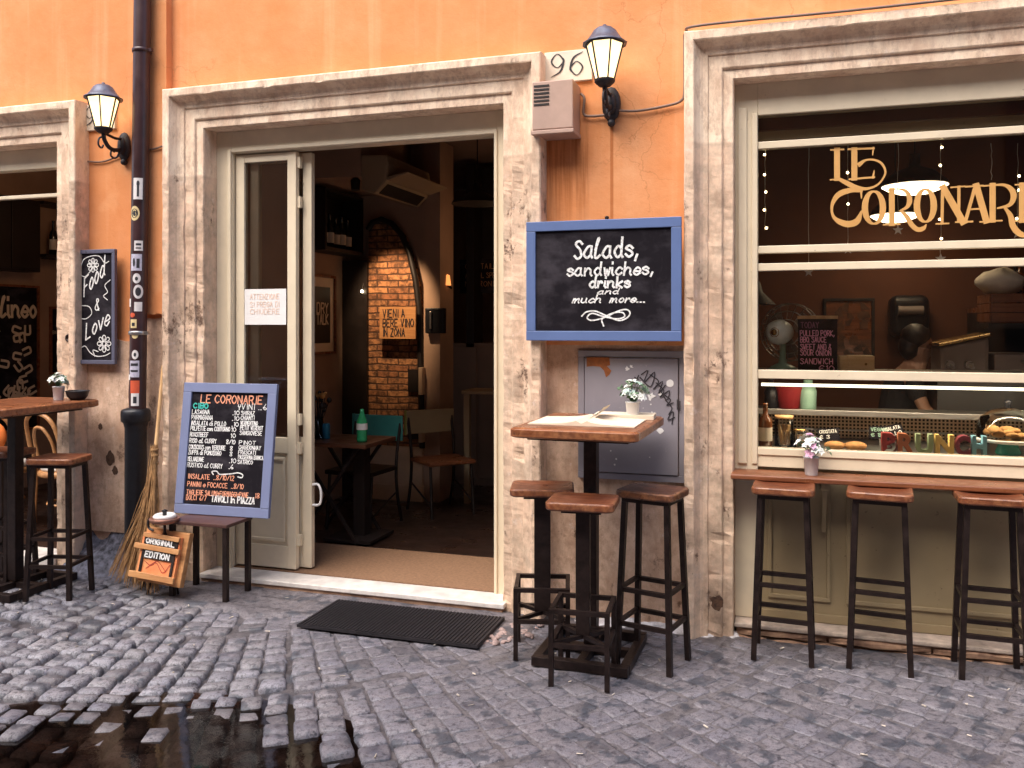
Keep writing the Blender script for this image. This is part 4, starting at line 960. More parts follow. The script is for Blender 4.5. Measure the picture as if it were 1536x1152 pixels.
# ---------------- menu board on its little table
t = thing('side_table', (-3.26, -.2, 0), 'low dark metal table holding the long menu chalkboard', 'table')
b = MB(); b.box(-3.475, -3.065, -.385, -.13, .435, .456); b.build('tabletop', mat('dark_brown_metal', (.075,.032,.026), .4, .4, 14), t, .004)
for x, yy in ((-3.455,-.365),(-3.085,-.365),(-3.455,-.15),(-3.085,-.15)):
    b = MB(); b.box(x-.014, x+.014, yy-.014, yy+.014, .0, .434); b.build('leg', M['iron'], t)
ang = math.radians(7.5); yaw = math.radians(-3)
ux = Vector((math.cos(yaw), -math.sin(yaw)*-1*-1, 0)); ux = Vector((math.cos(yaw), math.sin(-yaw), 0)); uy = Vector((0, math.sin(ang), math.cos(ang))); uy = (uy - ux*uy.dot(ux)).normalized()
o = W(263, 766, -.20); o.z = .457; bw, bh = .645, .80
f = fr(o, ux, uy); t = thing('menu_board', o, 'large menu chalkboard in blue frame leaning on the low table', 'chalkboard')
fw = .058; b = MB()
for P in ([(0,0),(bw,0),(bw,fw),(0,fw)], [(0,bh-fw),(bw,bh-fw),(bw,bh),(0,bh)], [(0,fw),(fw,fw),(fw,bh-fw),(0,bh-fw)], [(bw-fw,fw),(bw,fw),(bw,bh-fw),(bw-fw,bh-fw)]): b.prism(P, f, -.01, .016 + .0006*len(b.f)/6)
b.build('frame', M['blue'], t, .003)
b = MB(); b.prism([(fw*.7,fw*.7),(bw-fw*.7,fw*.7),(bw-fw*.7,bh-fw*.7),(fw*.7,bh-fw*.7)], f, -.008, .004); b.build('slate', M['slate'], t)
iw, ih = bw - 2*fw, bh - 2*fw
def MX(a): return fw + a*iw
def MY(a): return fw + (1-a)*ih
L = .0055
b = MB(); write(b, 'LE CORONARIE', f, MX(.12), MY(.095), .048, .0075, fit=iw*.80, lift=.006)
for s, yy, x, wd_ in (('INSALATE  ..8/10/12', .775, .03, .60), ('PANINI e FOCACCE  ..8/10', .843, .03, .73), ('TAGLIERE SALUMI+FORMAGGI+PANE', .915, .03, .80), ('..18', .915, .88, .09), ('DOLCI  6/7', .962, .03, .26)):
    write(b, s, f, MX(x), MY(yy), .028, .0046, fit=iw*wd_, jit=.15, lift=.006)
b.build('orange_writing', M['ochalk'], t)
b = MB(); write(b, 'CIBO', f, MX(.03), MY(.145), .03, .008, fit=iw*.19, lift=.006); b.build('teal_writing', M['tchalk'], t)
b = MB()
for s, yy, wd_, pr in (('LASAGNA', .197, .24, '.10'), ('PARMIGIANA', .246, .29, '.10'), ('INSALATA di POLLO', .298, .48, '.10'), ('POLPETTE con CONTORNO', .345, .54, '10'), ('ROASTBEEF', .40, .25, '10'), ('RISO al CURRY', .455, .37, '8/10'), ('COUSCOUS con VERDURE', .512, .50, '8'), ('ZUPPA di POMODORO', .56, .45, '8'), ('MELANZANE', .62, .22, '.10'), ('RUSTICO al CURRY', .673, .48, '.6')):
    write(b, s, f, MX(.02 - yy*.02), MY(yy), .0255, .0046, fit=iw*wd_*.96, jit=.12, lift=.006); write(b, pr, f, MX(.555 if len(pr) < 4 else .50), MY(yy), .025, .0046, fit=iw*(.028*len(pr)), lift=.006)
for s, yy, wd_, h_ in (('VINI ..6', .145, .33, .042), ('SHIRAZ', .195, .17, .029), ('CHIANTI', .238, .17, .029), ('VERMENTINO', .284, .22, .029), ('PETIT VERDOT', .325, .29, .029), ('SANGIOVESE', .37, .28, .029), ('PINOT', .455, .21, .027), ('CHARDONNAY', .498, .28, .028), ('FRASCATI', .54, .22, .027), ('PASSERINA BIANCA', .583, .36, .028), ('SATRICO', .625, .19, .027)):
    write(b, s, f, MX(.665), MY(yy), h_*.82, .0044, fit=iw*min(wd_, .32), jit=.12, lift=.006)
stroke(b, f, [(MX(a), MY(c)) for a, c in ((.36,.73),(.34,.705),(.40,.70),(.44,.725),(.52,.722),(.60,.715),(.68,.705),(.74,.72),(.73,.745),(.68,.74))], .007, lift=.006)
stroke(b, f, [(MX(.635), MY(.15)), (MX(.635), MY(.125))], .006, .006); stroke(b, f, [(MX(.62), MY(.105)), (MX(.622), MY(.122)), (MX(.648), MY(.122)), (MX(.65), MY(.105))], .006, .006)
write(b, 'TAVOLI In PIAZZA', f, MX(.36), MY(.967), .036, .0072, fit=iw*.55, lift=.006)
b.build('white_writing', M['chalk'], t)

# ---------------- iron stand with ashtray and wooden sign
c0 = Vector((-3.60, -.40, 0)); t = thing('ashtray_stand', c0, 'small iron ashtray stand on thin legs beside the broom', 'ashtray stand')
ax = W(247, 780, -.40); b = MB()
for a, c in ((-3.62,-.39),(-3.44,-.33),(-3.74,-.30)): b.tube(spline([(ax.x, -.40, .40), (a*.5+ax.x*.5, c*.5-.19, .2), (a, c, .0)]), .007, 6)
b.tube([(ax.x, -.40, .2), (ax.x, -.40, ax.z-.02)], .008, 6); b.build('leg', M['iron'], t)
b = MB(); az = ax.z - .02; b.lathe([(1e-4,0),(.05,0),(.08,.012),(.088,.03),(.084,.036),(.07,.03),(1e-4,.026)], (ax.x,-.40,az), 20); b.build('tray', mat('copper_tray', (.30,.15,.11), .4, .3, 20, .5), t)
b = MB(); b.lathe([(.035,.0),(.062,.0),(.066,.016),(.055,.026),(.035,.022),(.03,.01)], (ax.x,-.40,az+.03), 20); b.build('bowl', M['white'], t)
b = MB(); b.lathe([(1e-4,0),(.012,0),(.012,.04),(.02,.045),(1e-4,.055)], (ax.x,-.40,az+.03), 10); b.tube(spline([(ax.x-.075,-.4,az-.01),(ax.x-.11,-.4,az+.02),(ax.x-.115,-.4,az-.03),(ax.x-.08,-.4,az-.05)]), .007, 6); b.build('knob', M['castiron'], t)
# wooden sign
A, B_, C_ = W(203,792,-.47), W(286,806,-.47), W(193,858,-.47)
ux = (B_ - A).normalized(); o = W(194, 864, -.47); uy = Vector((0,.22,1)); uy = (uy - ux*uy.dot(ux)).normalized(); f = fr(o, ux, uy)
sgw, sgh = .335, .29
t = thing('wooden_sign', o, 'tilted slatted wooden box sign with orange picture beside the broom', 'sign')
b = MB(); b.prism([(.03,-.02),(sgw,-.02),(sgw,sgh),(.03,sgh)], f, -.07, -.03); b.build('back_board', M['crate'], t, .004)
b = MB(); b.prism([(.035,.0),(.3,.0),(.3,sgh-.03),(.035,sgh-.03)], f, -.028, -.006); pic = b.build('picture', mat('orange_print', (.66,.17,.06), .6, .4, 14, c2=(.70,.32,.13)), t)
b = MB()
for q in ([(.0,.0),(.315,.0),(.315,.035),(.0,.035)], [(.0,.165),(.315,.165),(.315,.195),(.0,.195)], [(.05,.235),(.30,.235),(.30,.262),(.05,.262)]): b.prism(q, f, -.005, .014)
b.build('slat', M['crate'], t, .003)
b = MB()
for q in ([(.055,.036),(.07,.036),(.07,.164),(.055,.164)], [(.27,.036),(.285,.036),(.285,.164),(.27,.164)], [(.055,.196),(.29,.196),(.29,.234),(.055,.234)], [(.071,.118),(.269,.118),(.269,.164),(.071,.164)]): b.prism(q, f, -.0055, .003)
b.build('dark_strip', M['dark'], t)
b = MB(); write(b, 'ORIGINAL', f, .075, .203, .028, .0085, fit=.195, jit=.05, lift=.006); write(b, 'EDITION', f, .085, .126, .030, .0085, fit=.165, jit=.05, lift=.006); b.build('lettering', M['chalk'], t)
b = MB(); stroke(b, f, [(.08,.10),(.13,.08),(.17,.11),(.24,.06)], .004, -.004); stroke(b, f, [(.1,.06),(.16,.10),(.22,.05),(.26,.1)], .004, -.004); b.build('scribble', mat('dark_red_ink', (.35,.05,.03), .7, .1, 10), t)

# ---------------- broom
t = thing('broom', (-3.72, -.25, 0), 'long straw broom with bamboo handle leaning on the stone wall', 'broom')
ht = W(245, 548, -.08); hm = W(232, 690, -.20)
b = MB(); b.tube([ht, ht*.5 + hm*.5, hm + (hm-ht)*.25], [.011,.012,.0125], 8); b.build('handle', M['pale'], t)
b = MB(); nk = W(229, 735, -.23)
for i in range(210):
    tip = W(ru(163, 238) if i % 4 else ru(195, 236), 0, 0); px_ = 160 + 80*rnd()**.7; tipz = ru(.02,.09); Yt = ru(-.42,-.18)
    q = (px_ - 160)/80; tip = W(px_, 866 + 24*q + ru(-14, 8), Yt); st = hm + Vector((ru(-.016,.016), ru(-.016,.016), ru(-.02,.1)))
    mid = nk + Vector((ru(-.03,.03), ru(-.03,.03), ru(-.03,.05))) + (tip - nk)*.12
    b.tube(spline([st, mid, tip*.55 + mid*.45 + Vector((ru(-.012,.012), 0, ru(-.01,.01))), tip], 3), [ru(.0016,.003)]*9 + [.0012], 4)
b.build('bristles', M['bristle'], t)
for q in (.0, .05, .085): MB().lathe([(.021,-.008),(.025,0),(.021,.008)], hm + Vector((.002,0,-.02+q)), 12).build('binding', M['bristle'], t)
# doormat
b = MB(); b.box(-2.46, -1.445, -.62, -.185, .012, .026)
for k in range(50): x = -2.45 + k*.0203; b.box(x, x+.011, -.615, -.19, .026, .031)
tag(b.build('doormat', M['mat'], None), 'black ribbed rubber doormat lying before the doorstep', 'doormat')

# ================================================================== DINING ROOM THINGS
def bottle_mesh(mb, o, h=.3, r=.037):
    mb.lathe([(1e-4,0),(r,0),(r,h*.58),(r*.85,h*.66),(r*.38,h*.75),(r*.34,h*.95),(r*.42,h*.955),(r*.42,h),(1e-4,h)], o, 12); return mb
def bottle(o, m='darkglass', h=.3, r=.037, label='dark wine bottle', group=None, lab=True):
    o = Vector(o); t = thing('bottle', o, label, 'bottle', group); bottle_mesh(MB(), o, h, r).build('glass_body', M[m], t)
    if lab: b = MB(); b.lathe([(r+.0008,h*.16),(r+.0008,h*.46)], o, 12); b.build('label', M['label'], t)
    return t
def poster(o, ux, w_, h_, label, texts, framec='red', bg='dark', band=True, group=None):
    f = fr(o, ux, (0,0,1)); t = thing('framed_poster', o, label, 'poster', group); q = .022
    b = MB()
    for P in ([(0,0),(w_,0),(w_,q),(0,q)], [(0,h_-q),(w_,h_-q),(w_,h_),(0,h_)], [(0,q),(q,q),(q,h_-q),(0,h_-q)], [(w_-q,q),(w_,q),(w_,h_-q),(w_-q,h_-q)]): b.prism(P, f, 0, .025 + .0005*len(b.f)/6)
    b.build('frame', M[framec], t, .002)
    b = MB(); b.prism([(q,q),(w_-q,q),(w_-q,h_-q),(q,h_-q)], f, .002, .008); b.build('print', M['paper'] if band else M[bg], t)
    if band: b = MB(); b.prism([(w_*.2,h_*.14),(w_*.82,h_*.14),(w_*.82,h_*.85),(w_*.2,h_*.85)], f, .0, .010); b.build('picture', M[bg], t)
    b = MB()
    for s, x, yy, hh, ww in texts: write(b, s, f, w_*x, h_*yy, hh, hh*.17, fit=w_*ww, jit=.1, lift=.012)
    if b.f: b.build('lettering', M['paper'], t)
    return t, f
poster((-3.849, 1.78, 1.36), (0,1,0), .47, .69, 'red framed poster with white lettering on the dining room side wall', (('DRY', .33, .52, .085, .4), ('TALK', .33, .38, .085, .4)), 'brown')
for o in list(scene.objects)[-1:]: pass
# open cabinet with bottles high on the side wall
t = thing('wall_cabinet', (-3.74, 2.07, 2.25), 'dark open wall cabinet with wine bottles in the dining room', 'cabinet')
b = MB(); x0, x1, y0, y1, z0, z1 = -3.848, -3.63, 1.72, 2.39, 2.24, 2.76
b.box(x0, x1, y0, y1, z0, z0+.03); b.box(x0, x1, y0, y1, z1-.025, z1); b.box(x0, x1, y0, y0+.025, z0+.03, z1-.025); b.box(x0, x1, y1-.025, y1, z0+.03, z1-.025); b.box(x0, x0+.015, y0+.025, y1-.025, z0+.03, z1-.025); b.build('body', M['dark'], t)
for k in range(5): bottle((-3.73, 1.86 + k*.105, 2.27), h=.28 + .02*(k % 2), label='wine bottle in the dark wall cabinet above the poster', group='bottles in the dining room cabinet')
# air conditioner on a boxed-out bulkhead
b = MB(); b.box(-3.85, -3.22, 1.55, 2.52, 2.80, 3.26); b.build('bulkhead', M['intwall'], bld)
t = thing('air_conditioner', (-3.1, 2.0, 2.7), 'cream wall air conditioner with open flap above the brick niche', 'air conditioner')
b = MB(); P = [(0,0),(.12,-.03),(.21,.05),(.235,.2),(.225,.27),(0,.28)]
f = fr((-3.22, 1.56, 2.69), (1,0,0), (0,0,1)); b.prism(P, f, -.86, 0); b.build('housing', M['acw'], t, .012)
b = MB(); b.prism([(.205,.075),(.24,.07),(.40,.12),(.40,.13),(.23,.10)], f, -.84, -.02); b.build('flap', M['acw'], t, .003)
b = MB(); b.prism([(.13,-.026),(.206,.045),(.20,.055),(.125,-.015)], f, -.8, -.06); b.build('outlet', M['dark'], t)
# painted wooden sign on the brick
A = W(570, 508, 2.33); B_ = W(624, 460, 2.33); b = MB(); b.box(A.x, B_.x, 2.32, 2.34, A.z, B_.z); t = tag(b.build('wooden_sign', M['crate']), 'wooden plank sign with hand lettering fixed to the brick niche', 'sign'); t['_o'] = [0,0,0]
b = MB(); f = frw((A.x, 2.32, A.z)); ww, hh = B_.x - A.x, B_.z - A.z
for s, q, k in (('VIENI A', .68, .6), ('BERE VINO', .38, .85), ('IN ZONA', .08, .6)): write(b, s, f, ww*.1, hh*q, hh*.24, .008, fit=ww*k)
b.build('lettering', M['black'], t)
# table
t = thing('dining_table', (-3.1, 1.0, .05), 'dark wooden folding table set inside the open doorway', 'table')
b = MB(); b.box(-3.46, -2.79, .80, 1.30, .745, .775); b.build('tabletop', wood('dark_table_wood', (.05,.018,.01), (.14,.055,.028), .35), t, .004)
for yy in (.86, 1.24):
    for sgn in (-1, 1):
        b = MB(); b.bar((-3.12 - sgn*.24, yy + sgn*.012, .064), (-3.12 + sgn*.24, yy + sgn*.012, .745), .022); b.build('leg', M['dark'], t)
b = MB(); b.box(-2.99, -2.90, 1.0, 1.09, .064, .745); b.box(-3.15, -2.78, .85, 1.24, .064, .085); b.build('pedestal', M['dark'], t)
p = W(543, 668, .93); bt = thing('bottle', (p.x, .93, .775), 'green plastic water bottle standing on the dark table', 'bottle')
b = MB(); o = (p.x, .93, .775); b.lathe([(1e-4,0),(.036,0),(.039,.02),(.036,.08),(.039,.12),(.037,.15),(.018,.2),(.014,.215)], o, 14); b.build('plastic_body', M['greenb'], bt)
b = MB(); b.lathe([(.0395,.09),(.0395,.135)], o, 14); b.build('label', M['white'], bt); b = MB(); b.lathe([(.016,.21),(.016,.235),(1e-4,.236)], o, 10); b.build('cap', M['greenb'], bt)
p = W(476, 664, 1.0); o = Vector((p.x, 1.0, .775)); t = thing('vase', o, 'clear vase of dark and orange dried flowers on the dark table', 'vase')
b = MB(); b.lathe([(1e-4,0),(.045,0),(.045,.16),(.041,.16),(.041,.012),(1e-4,.012)], o, 14); b.build('glass_body', M['jar'], t)
b = MB(); b2 = MB()
for k in range(18):
    q = o + Vector((ru(-.07,.09), ru(-.05,.05), ru(.2,.34))); b.tube([o + Vector((0,0,.02)), q], .003, 4); (b2 if k % 3 == 0 else b).ball(q, ru(.014,.026), 6, 4)
b.build('dark_flowers', M['dark'], t); b2.build('orange_flowers', mat('orange_petal', (.45,.20,.05), .8, .3, 20), t)
p = W(489, 664, 1.02); b = MB(); b.lathe([(1e-4,0),(.028,0),(.03,.005),(.03,.1),(.026,.112),(1e-4,.11)], (p.x, 1.02, .775), 14); tag(b.build('drink_can', mat('blue_can', (.03,.22,.36), .3, .2, 10, .5)), 'small blue drinks can beside the vase on the dark table', 'can')
def cafe_chair(label, panel, edge, seat):
    t = thing('chair', (0,0,0), label, 'chair', 'dining room chairs')
    b = MB(); b.box(-.21, .21, -.2, .2, .42, .455); b.build('seat', M[seat], t, .01)
    for sx in (-1,1):
        b = MB(); b.tube(spline([(sx*.2,.27,.02-.02),(sx*.2,.2,.25),(sx*.2,.19,.5),(sx*.205,.26,.84)]), .014, 6); b.build('rear_leg', M['dark'], t)
        b = MB(); b.tube([(sx*.19,-.2,0),(sx*.185,-.16,.42)], .013, 6); b.tube([(sx*.19,-.19,.1),(sx*.2,.21,.25)], .008, 5); b.build('front_leg', M['dark'], t)
    b = MB(); b.box(-.225, .225, .235, .258, .64, .84); b.build('backrest', M[panel], t, .008)
    b = MB(); b.box(-.232, -.2255, .23, .262, .635, .845); b.build('edge_strip', M[edge], t); return t
c1 = cafe_chair('chair with teal backrest standing behind the dark folding table', 'teal', 'teal', 'dark'); place(c1, (-3.14, 1.42, .05), math.radians(-4))
c2 = cafe_chair('chair with lime edged green backrest and reddish wooden seat', 'olive', 'lime', 'brown'); place(c2, (-2.72, 2.05, .05), math.radians(48))
p = W(716, 306, 1.6); t = thing('pendant_lamp', (p.x, 1.6, p.z), 'unlit pendant lamp with pale shade hanging in the dining room', 'lamp')
b = MB(); b.lathe([(.20,0),(.19,.02),(.1,.07),(.04,.1),(.03,.16)], (p.x,1.6,p.z), 24); b.build('shade', M['dark'], t); b = MB(); b.lathe([(1e-4,.012),(.19,.006)], (p.x,1.6,p.z), 24); b.build('lamp_disc', M['paper'], t)
b = MB(); b.tube([(p.x,1.6,p.z+.15),(p.x,1.6,3.26)], .005, 5); b.build('cord', M['dark'], t)
A = W(640, 500, 2.40); B_ = W(668, 462, 2.40); t = thing('wall_phone', (A.x, 2.41, A.z), 'small black glossy wall box on the dining room pier', 'intercom'); b = MB(); b.box(A.x, B_.x, 2.36, 2.428, A.z, B_.z); b.build('case', M['castiron'], t, .008); b = MB(); b.bar((A.x+.06,2.345,A.z+.04),(A.x+.06,2.345,B_.z-.03), .02); b.build('handset', M['steel'], t, .006)
# deep end of the room: cabinet, chalk menu, white table, lamp
A = W(668, 610, 3.3); B_ = W(760, 515, 3.3); t = thing('sideboard', (A.x, 3.3, .05), 'tall dark sideboard at the far end of the dining room', 'cabinet'); b = MB(); b.box(A.x, B_.x+.3, 3.3, 3.8, .05, B_.z); b.build('carcass', M['cab'], t, .004)
b = MB(); xx = A.x
for k in range(3): b.box(xx + .03 + k*.33, xx + .33 + k*.33, 3.285, 3.3, .12, B_.z-.04)
b.build('door', M['cab'], t, .004)
A = W(698, 700, 2.5); B_ = W(760, 586, 2.5); t = thing('white_table', (A.x, 2.5, .05), 'pale small side table standing before the far sideboard', 'table'); b = MB(); b.box(A.x, B_.x, 2.4, 2.75, B_.z-.03, B_.z); b.build('tabletop', M['acw'], t, .003)
for x in (A.x+.03, B_.x-.03): b = MB(); b.box(x-.025, x+.025, 2.45, 2.5, .05, B_.z-.03); b.build('leg', M['acw'], t)
A = W(690, 440, 3.5); B_ = W(760, 388, 3.5); t = thing('chalk_menu', (A.x, 3.5, A.z), 'small chalk menu board high on the far dining room cabinet', 'chalkboard'); b = MB(); b.box(A.x, B_.x, 3.5, 3.53, A.z, B_.z); b.build('slate', M['slate'], t); b = MB(); f = frw((A.x,3.5,A.z))
for s, q in (('COCKTAIL', .72), ('APEROL SPRITZ', .45), ('NEGRONI', .2)): write(b, s, f, .06, q*(B_.z-A.z), .05, .006, fit=.3 if len(s) < 9 else .4)
b.build('writing', mat('dim_chalk', (.4,.22,.12), .9, .1, 30), t)
b = MB(); b.box(-2.98, -2.3, 3.55, 3.75, 1.95, 3.2); b.box(-2.98,-2.90,3.3,3.55,.05,3.2); tag(b.build('dark_cupboard', M['dark']), 'dark tall cupboard at the far right of the dining room', 'cupboard')
A = W(671, 428, 2.6); t = thing('wall_lamp', A, 'small orange glowing lamp at the pier in the dining room', 'lamp'); b = MB(); b.lathe([(.035,0),(.022,.09),(1e-4,.1)], A, 10); b.build('shade', emit('amber_shade', (1,.32,.08), .5), t); b = MB(); b.bar(A, A + Vector((0,.1,-.02)), .015); b.build('arm', M['dark'], t)
A = W(543, 437, 2.38); t = thing('bulb_lamp', A, 'tiny bare lit bulb in the dark opening beside the brick niche', 'lamp'); b = MB(); b.ball(A, .014, 10, 6); b.build('bulb', emit('bare_bulb', (1,.8,.5), 6), t); b = MB(); b.tube([A + Vector((0,0,.01)), A + Vector((0,.02,.06)), A + Vector((0,.03,.10))], .005, 5); b.build('holder', M['dark'], t)
A = W(527, 222, .55); B_ = W(741, 207, .55); t = thing('tube_lamp', ((A.x+B_.x)/2, .55, A.z), 'unlit white tube lamp across the top of the open doorway', 'lamp'); b = MB(); b.box(A.x, B_.x, .5, .58, A.z+.02, A.z+.07); b.build('housing', M['acw'], t, .005); b = MB(); b.tube([(A.x+.03,.54,A.z+.008),(B_.x-.03,.54,A.z+.008)], .012, 8); b.build('tube', M['white'], t)
# lights of the room: a lamp over the niche, a dim one deep inside
def lamp(name, loc, e, c, r=.05, ty='POINT', rot=None, ang=1.2):
    L = bpy.data.lights.new(name, ty); L.energy = e; L.color = c; L.shadow_soft_size = r
    if ty == 'SPOT': L.spot_size = ang; L.spot_blend = .6
    o = bpy.data.objects.new(name, L); col.objects.link(o); o.location = loc
    if rot: o.rotation_euler = rot
    return o
t = thing('spot_lamp', (-3.3, 1.75, 2.72), 'small ceiling spot lamp aimed at the brick niche', 'lamp'); b = MB(); b.lathe([(.035,0),(.04,.08),(.02,.1)], (-3.3,1.62,2.70), 12); b.tube([(-3.3,1.62,2.79),(-3.3,1.62,2.80)], .012, 6); b.build('can', M['dark'], t)
d = Vector((-3.33, 2.34, 1.9)) - Vector((-3.25, 1.62, 2.66))
lamp('niche_light', (-3.25, 1.60, 2.66), 48, (1,.68,.40), .03, 'SPOT', d.to_track_quat('-Z', 'Y').to_euler(), .80)
lamp('dining_light', (-2.2, 2.6, 2.3), 1.2, (1,.55,.28), .1)

# ================================================================== LEFT ROOM THINGS
b = MB(); b.box(-7.1, -7.0, .4, 2.5, -.05, 3.25); b.build('side_room_wall', M['intwall'], bld)
pt, f = poster((-6.999, 1.10, .60), (0,1,0), .94, 1.40, 'large dark poster with white letters seen through the left doorway', (('ollineo', .36, .78, .17, .60),), 'brown', 'slate', False)
b = MB()
for k in range(26):
    x, yy, a = ru(.36,.86), ru(.30,.98), ru(0,6.28); c_, s_ = math.cos(a)*.035, math.sin(a)*.035
    stroke(b, f, [(x + c_*1.2 - s_*.8, yy + s_*1.2 + c_*.8), (x - c_*.9 - s_*.8, yy - s_*.9 + c_*.8), (x - c_*1.2, yy - s_*1.2), (x - c_*.9 + s_*.8, yy - s_*.9 - c_*.8), (x + c_*1.2 + s_*.8, yy + s_*1.2 - c_*.8)], .024, .012, 3)
b.build('pattern', M['paper'], pt)
poster((-6.999, 2.17, 1.12), (0,1,0), .17, .68, 'small dark framed picture beside the doorway edge in the left room', (('BAR', .2, .6, .03, .5),), 'brown', 'slate', False)
t = thing('wall_shelf', (-6.9, 2.2, 2.28), 'dark wall shelf with three wine bottles in the left room', 'shelf'); b = MB(); b.box(-6.998, -6.75, 1.9, 2.48, 2.27, 2.30); b.box(-6.998,-6.78,1.9,2.48,2.78,2.81); b.build('board', M['dark'], t)
for k in range(3): bottle((-6.85, 2.08 + k*.12, 2.30), h=.34, label='wine bottle with pale label on the left room shelf', group='bottles on the left room shelf')
t = thing('dark_cabinet', (-6.9, 1.6, 2.05), 'black wall cabinet above the large poster in the left room', 'cabinet'); b = MB(); b.box(-6.998, -6.8, 1.2, 1.88, 2.12, 2.80); b.build('carcass', M['dark'], t, .004); b = MB(); b.box(-6.8, -6.785, 1.22, 1.54, 2.14, 2.78); b.box(-6.8, -6.785, 1.55, 1.86, 2.14, 2.78); b.build('door', M['dark'], t, .003)
def bentwood(label, cush):
    t = thing('bentwood_chair', (0,0,0), label, 'chair', 'bentwood chairs')
    b = MB(); b.lathe([(1e-4,.43),(.20,.43),(.215,.44),(.215,.465),(.2,.475),(1e-4,.47)], (0,0,0), 24); b.build('seat', M['rattan'], t)
    b = MB(); b.tube(spline([(-.19,.17,.0),(-.185,.15,.45),(-.19,.2,.7),(-.15,.24,.86),(0,.26,.92),(.15,.24,.86),(.19,.2,.7),(.185,.15,.45),(.19,.17,.0)]), .016, 8); b.tube(spline([(-.1,.15,.46),(-.11,.2,.68),(-.06,.235,.79),(0,.24,.81),(.06,.235,.79),(.11,.2,.68),(.1,.15,.46)]), .012, 8); b.build('back_hoop', M['rattan'], t)
    for sx in (-1,1): b = MB(); b.tube([(sx*.17,-.16,0),(sx*.14,-.13,.44)], [.012,.017], 8); b.build('leg', M['rattan'], t)
    b = MB(); b.tube([(.15*math.cos(q*PI/8), .15*math.sin(q*PI/8), .22) for q in range(16)], .009, 6, closed=True); b.build('ring', M['rattan'], t)
    b = MB(); b.lathe([(1e-4,.475),(.19,.475),(.2,.5),(.18,.52),(1e-4,.525)], (0,0,0), 20); b.build('cushion', M[cush], t); return t
c3 = bentwood('bentwood chair with white cushion inside the left doorway', 'cushion'); place(c3, (-5.20, .62, .045), math.radians(168))
c4 = copy_tree(c3); place(c4, (-5.78, .55, .045), math.radians(200), 'bentwood chair cut off by the left edge of the picture')
p = W(4, 655, .3); b = MB(); b.ball((p.x-.06, .30, p.z), .1, 14, 8, (.9,.4,1)); oc = tag(b.build('cushion', mat('orange_cushion', (.75,.18,.03), .8, .15, 10)), 'orange cushion leaning on the chair at the left edge', 'cushion')
lamp('side_room_light', (-5.6, 1.2, 2.6), 2.5, (1,.6,.33), .15)

# ================================================================== KITCHEN BEHIND THE SHOP WINDOW
t = thing('display_case', (.7, .5, .05), 'glass fronted food display counter behind the shop window', 'display case')
b = MB(); b.box(-.5, 1.92, .175, .85, .05, .945); b.build('base', M['steel'], t)
b = MB(); b.box(-.5, 1.92, .18, .78, 1.325, 1.355); b.build('counter_top', M['steel'], t, .004)
b = MB(); b.box(-.12, 1.9, .19, .205, 1.283, 1.298); b.build('light_strip', M['led'], t)
b = MB(); b.box(-.5, 1.92, .48, .74, 1.115, 1.130); b.box(-.5,1.92,.476,.48,1.105,1.135); b.build('shelf', M['steel'], t, .002)
b = MB(); b.box(-.5, 1.92, .79, .80, .925, 1.112); b.build('back_panel', M['dark'], t)
b = MB()
n = 96
for k in range(n): x = -.14 + k*.0205; b.box(x, x+.0075, .775, .785, .926, 1.10)
for k in range(9): z = .93 + k*.0205; b.box(-.14, 1.83, .770, .7745, z, z+.0075)
b.build('wire_mesh', M['cream2'], t)
b = MB(); b.box(-.14, 1.85, .765, .79, .99, 1.0); b.box(-.14,1.85,.73,.80,1.10,1.113); b.build('rail', M['steel'], t)
cl_ = lamp('case_light', (.85, .23, 1.275), 4, (1,.84,.60), .1, 'AREA'); cl_.data.shape = 'RECTANGLE'; cl_.data.size = 1.9; cl_.data.size_y = .03; cl_.rotation_euler = (math.radians(28), 0, 0)
zf = .946
p = W(1148, 680, .24); bottle((p.x, .24, zf), 'amber', .24, .036, 'amber bottle with white label at the left end of the display')
def jar(o, r, h, label, lid):
    o = Vector(o); t = thing('jar', o, label, 'jar'); b = MB(); b.lathe([(1e-4,0),(r,0),(r,h*.85),(r*.8,h*.92)], o, 16); b.build('glass_body', M['jar'], t)
    b = MB(); b.lathe([(1e-4,h*.9),(r*.95,h*.9),(r*.98,h),(1e-4,h)], o, 16); b.build('lid', M[lid], t)
    b = MB()
    for k in range(9): b.tube([o + Vector((ru(-r,r)*.6, ru(-r,r)*.6, .01)), o + Vector((ru(-r,r)*.6, ru(-r,r)*.6, h*.7))], .006, 5)
    b.build('contents', M['pale'], t)
p = W(1176, 680, .32); jar((p.x, .32, zf), .05, .17, 'tall glass jar of breadsticks with pale lid in the display', 'pale')
p = W(1200, 680, .30); jar((p.x, .30, zf), .035, .10, 'small glass jar of breadsticks with brass lid in the display', 'gold2')
def jugs():
    p = W(1157, 617, .6); bottle((p.x, .6, 1.130), 'castiron', .17, .04, 'squat black bottle on the rear shelf of the display', None, False)
    p = W(1184, 617, .62); b = MB(); b.lathe([(1e-4,0),(.062,0),(.085,.13),(.088,.135),(.08,.135),(.06,.012),(1e-4,.01)], (p.x,.62,1.130), 20); tag(b.build('bucket', M['red']), 'red bucket on the rear shelf of the display', 'bucket')
    p = W(1212, 617, .6); b = MB(); b.lathe([(1e-4,0),(.045,0),(.047,.1),(.04,.125),(.025,.14),(.025,.165),(1e-4,.167)], (p.x,.6,1.130), 18); tag(b.build('milk_can', M['green']), 'mint green enamel can on the rear shelf of the display', 'can')
jugs()
def bread(px, r, label):
    p = W(px, 682, .30); b = MB(); b.ball((p.x, .30, zf + r*.35), r, 14, 8, (1,.8,.42)); tag(b.build('bread', M['bread']), label, 'bread')
bread(1252, .055, 'pale flat loaf beside the zinc flower pot in the display'); bread(1283, .058, 'round seeded loaf left of the coloured letters in the display')
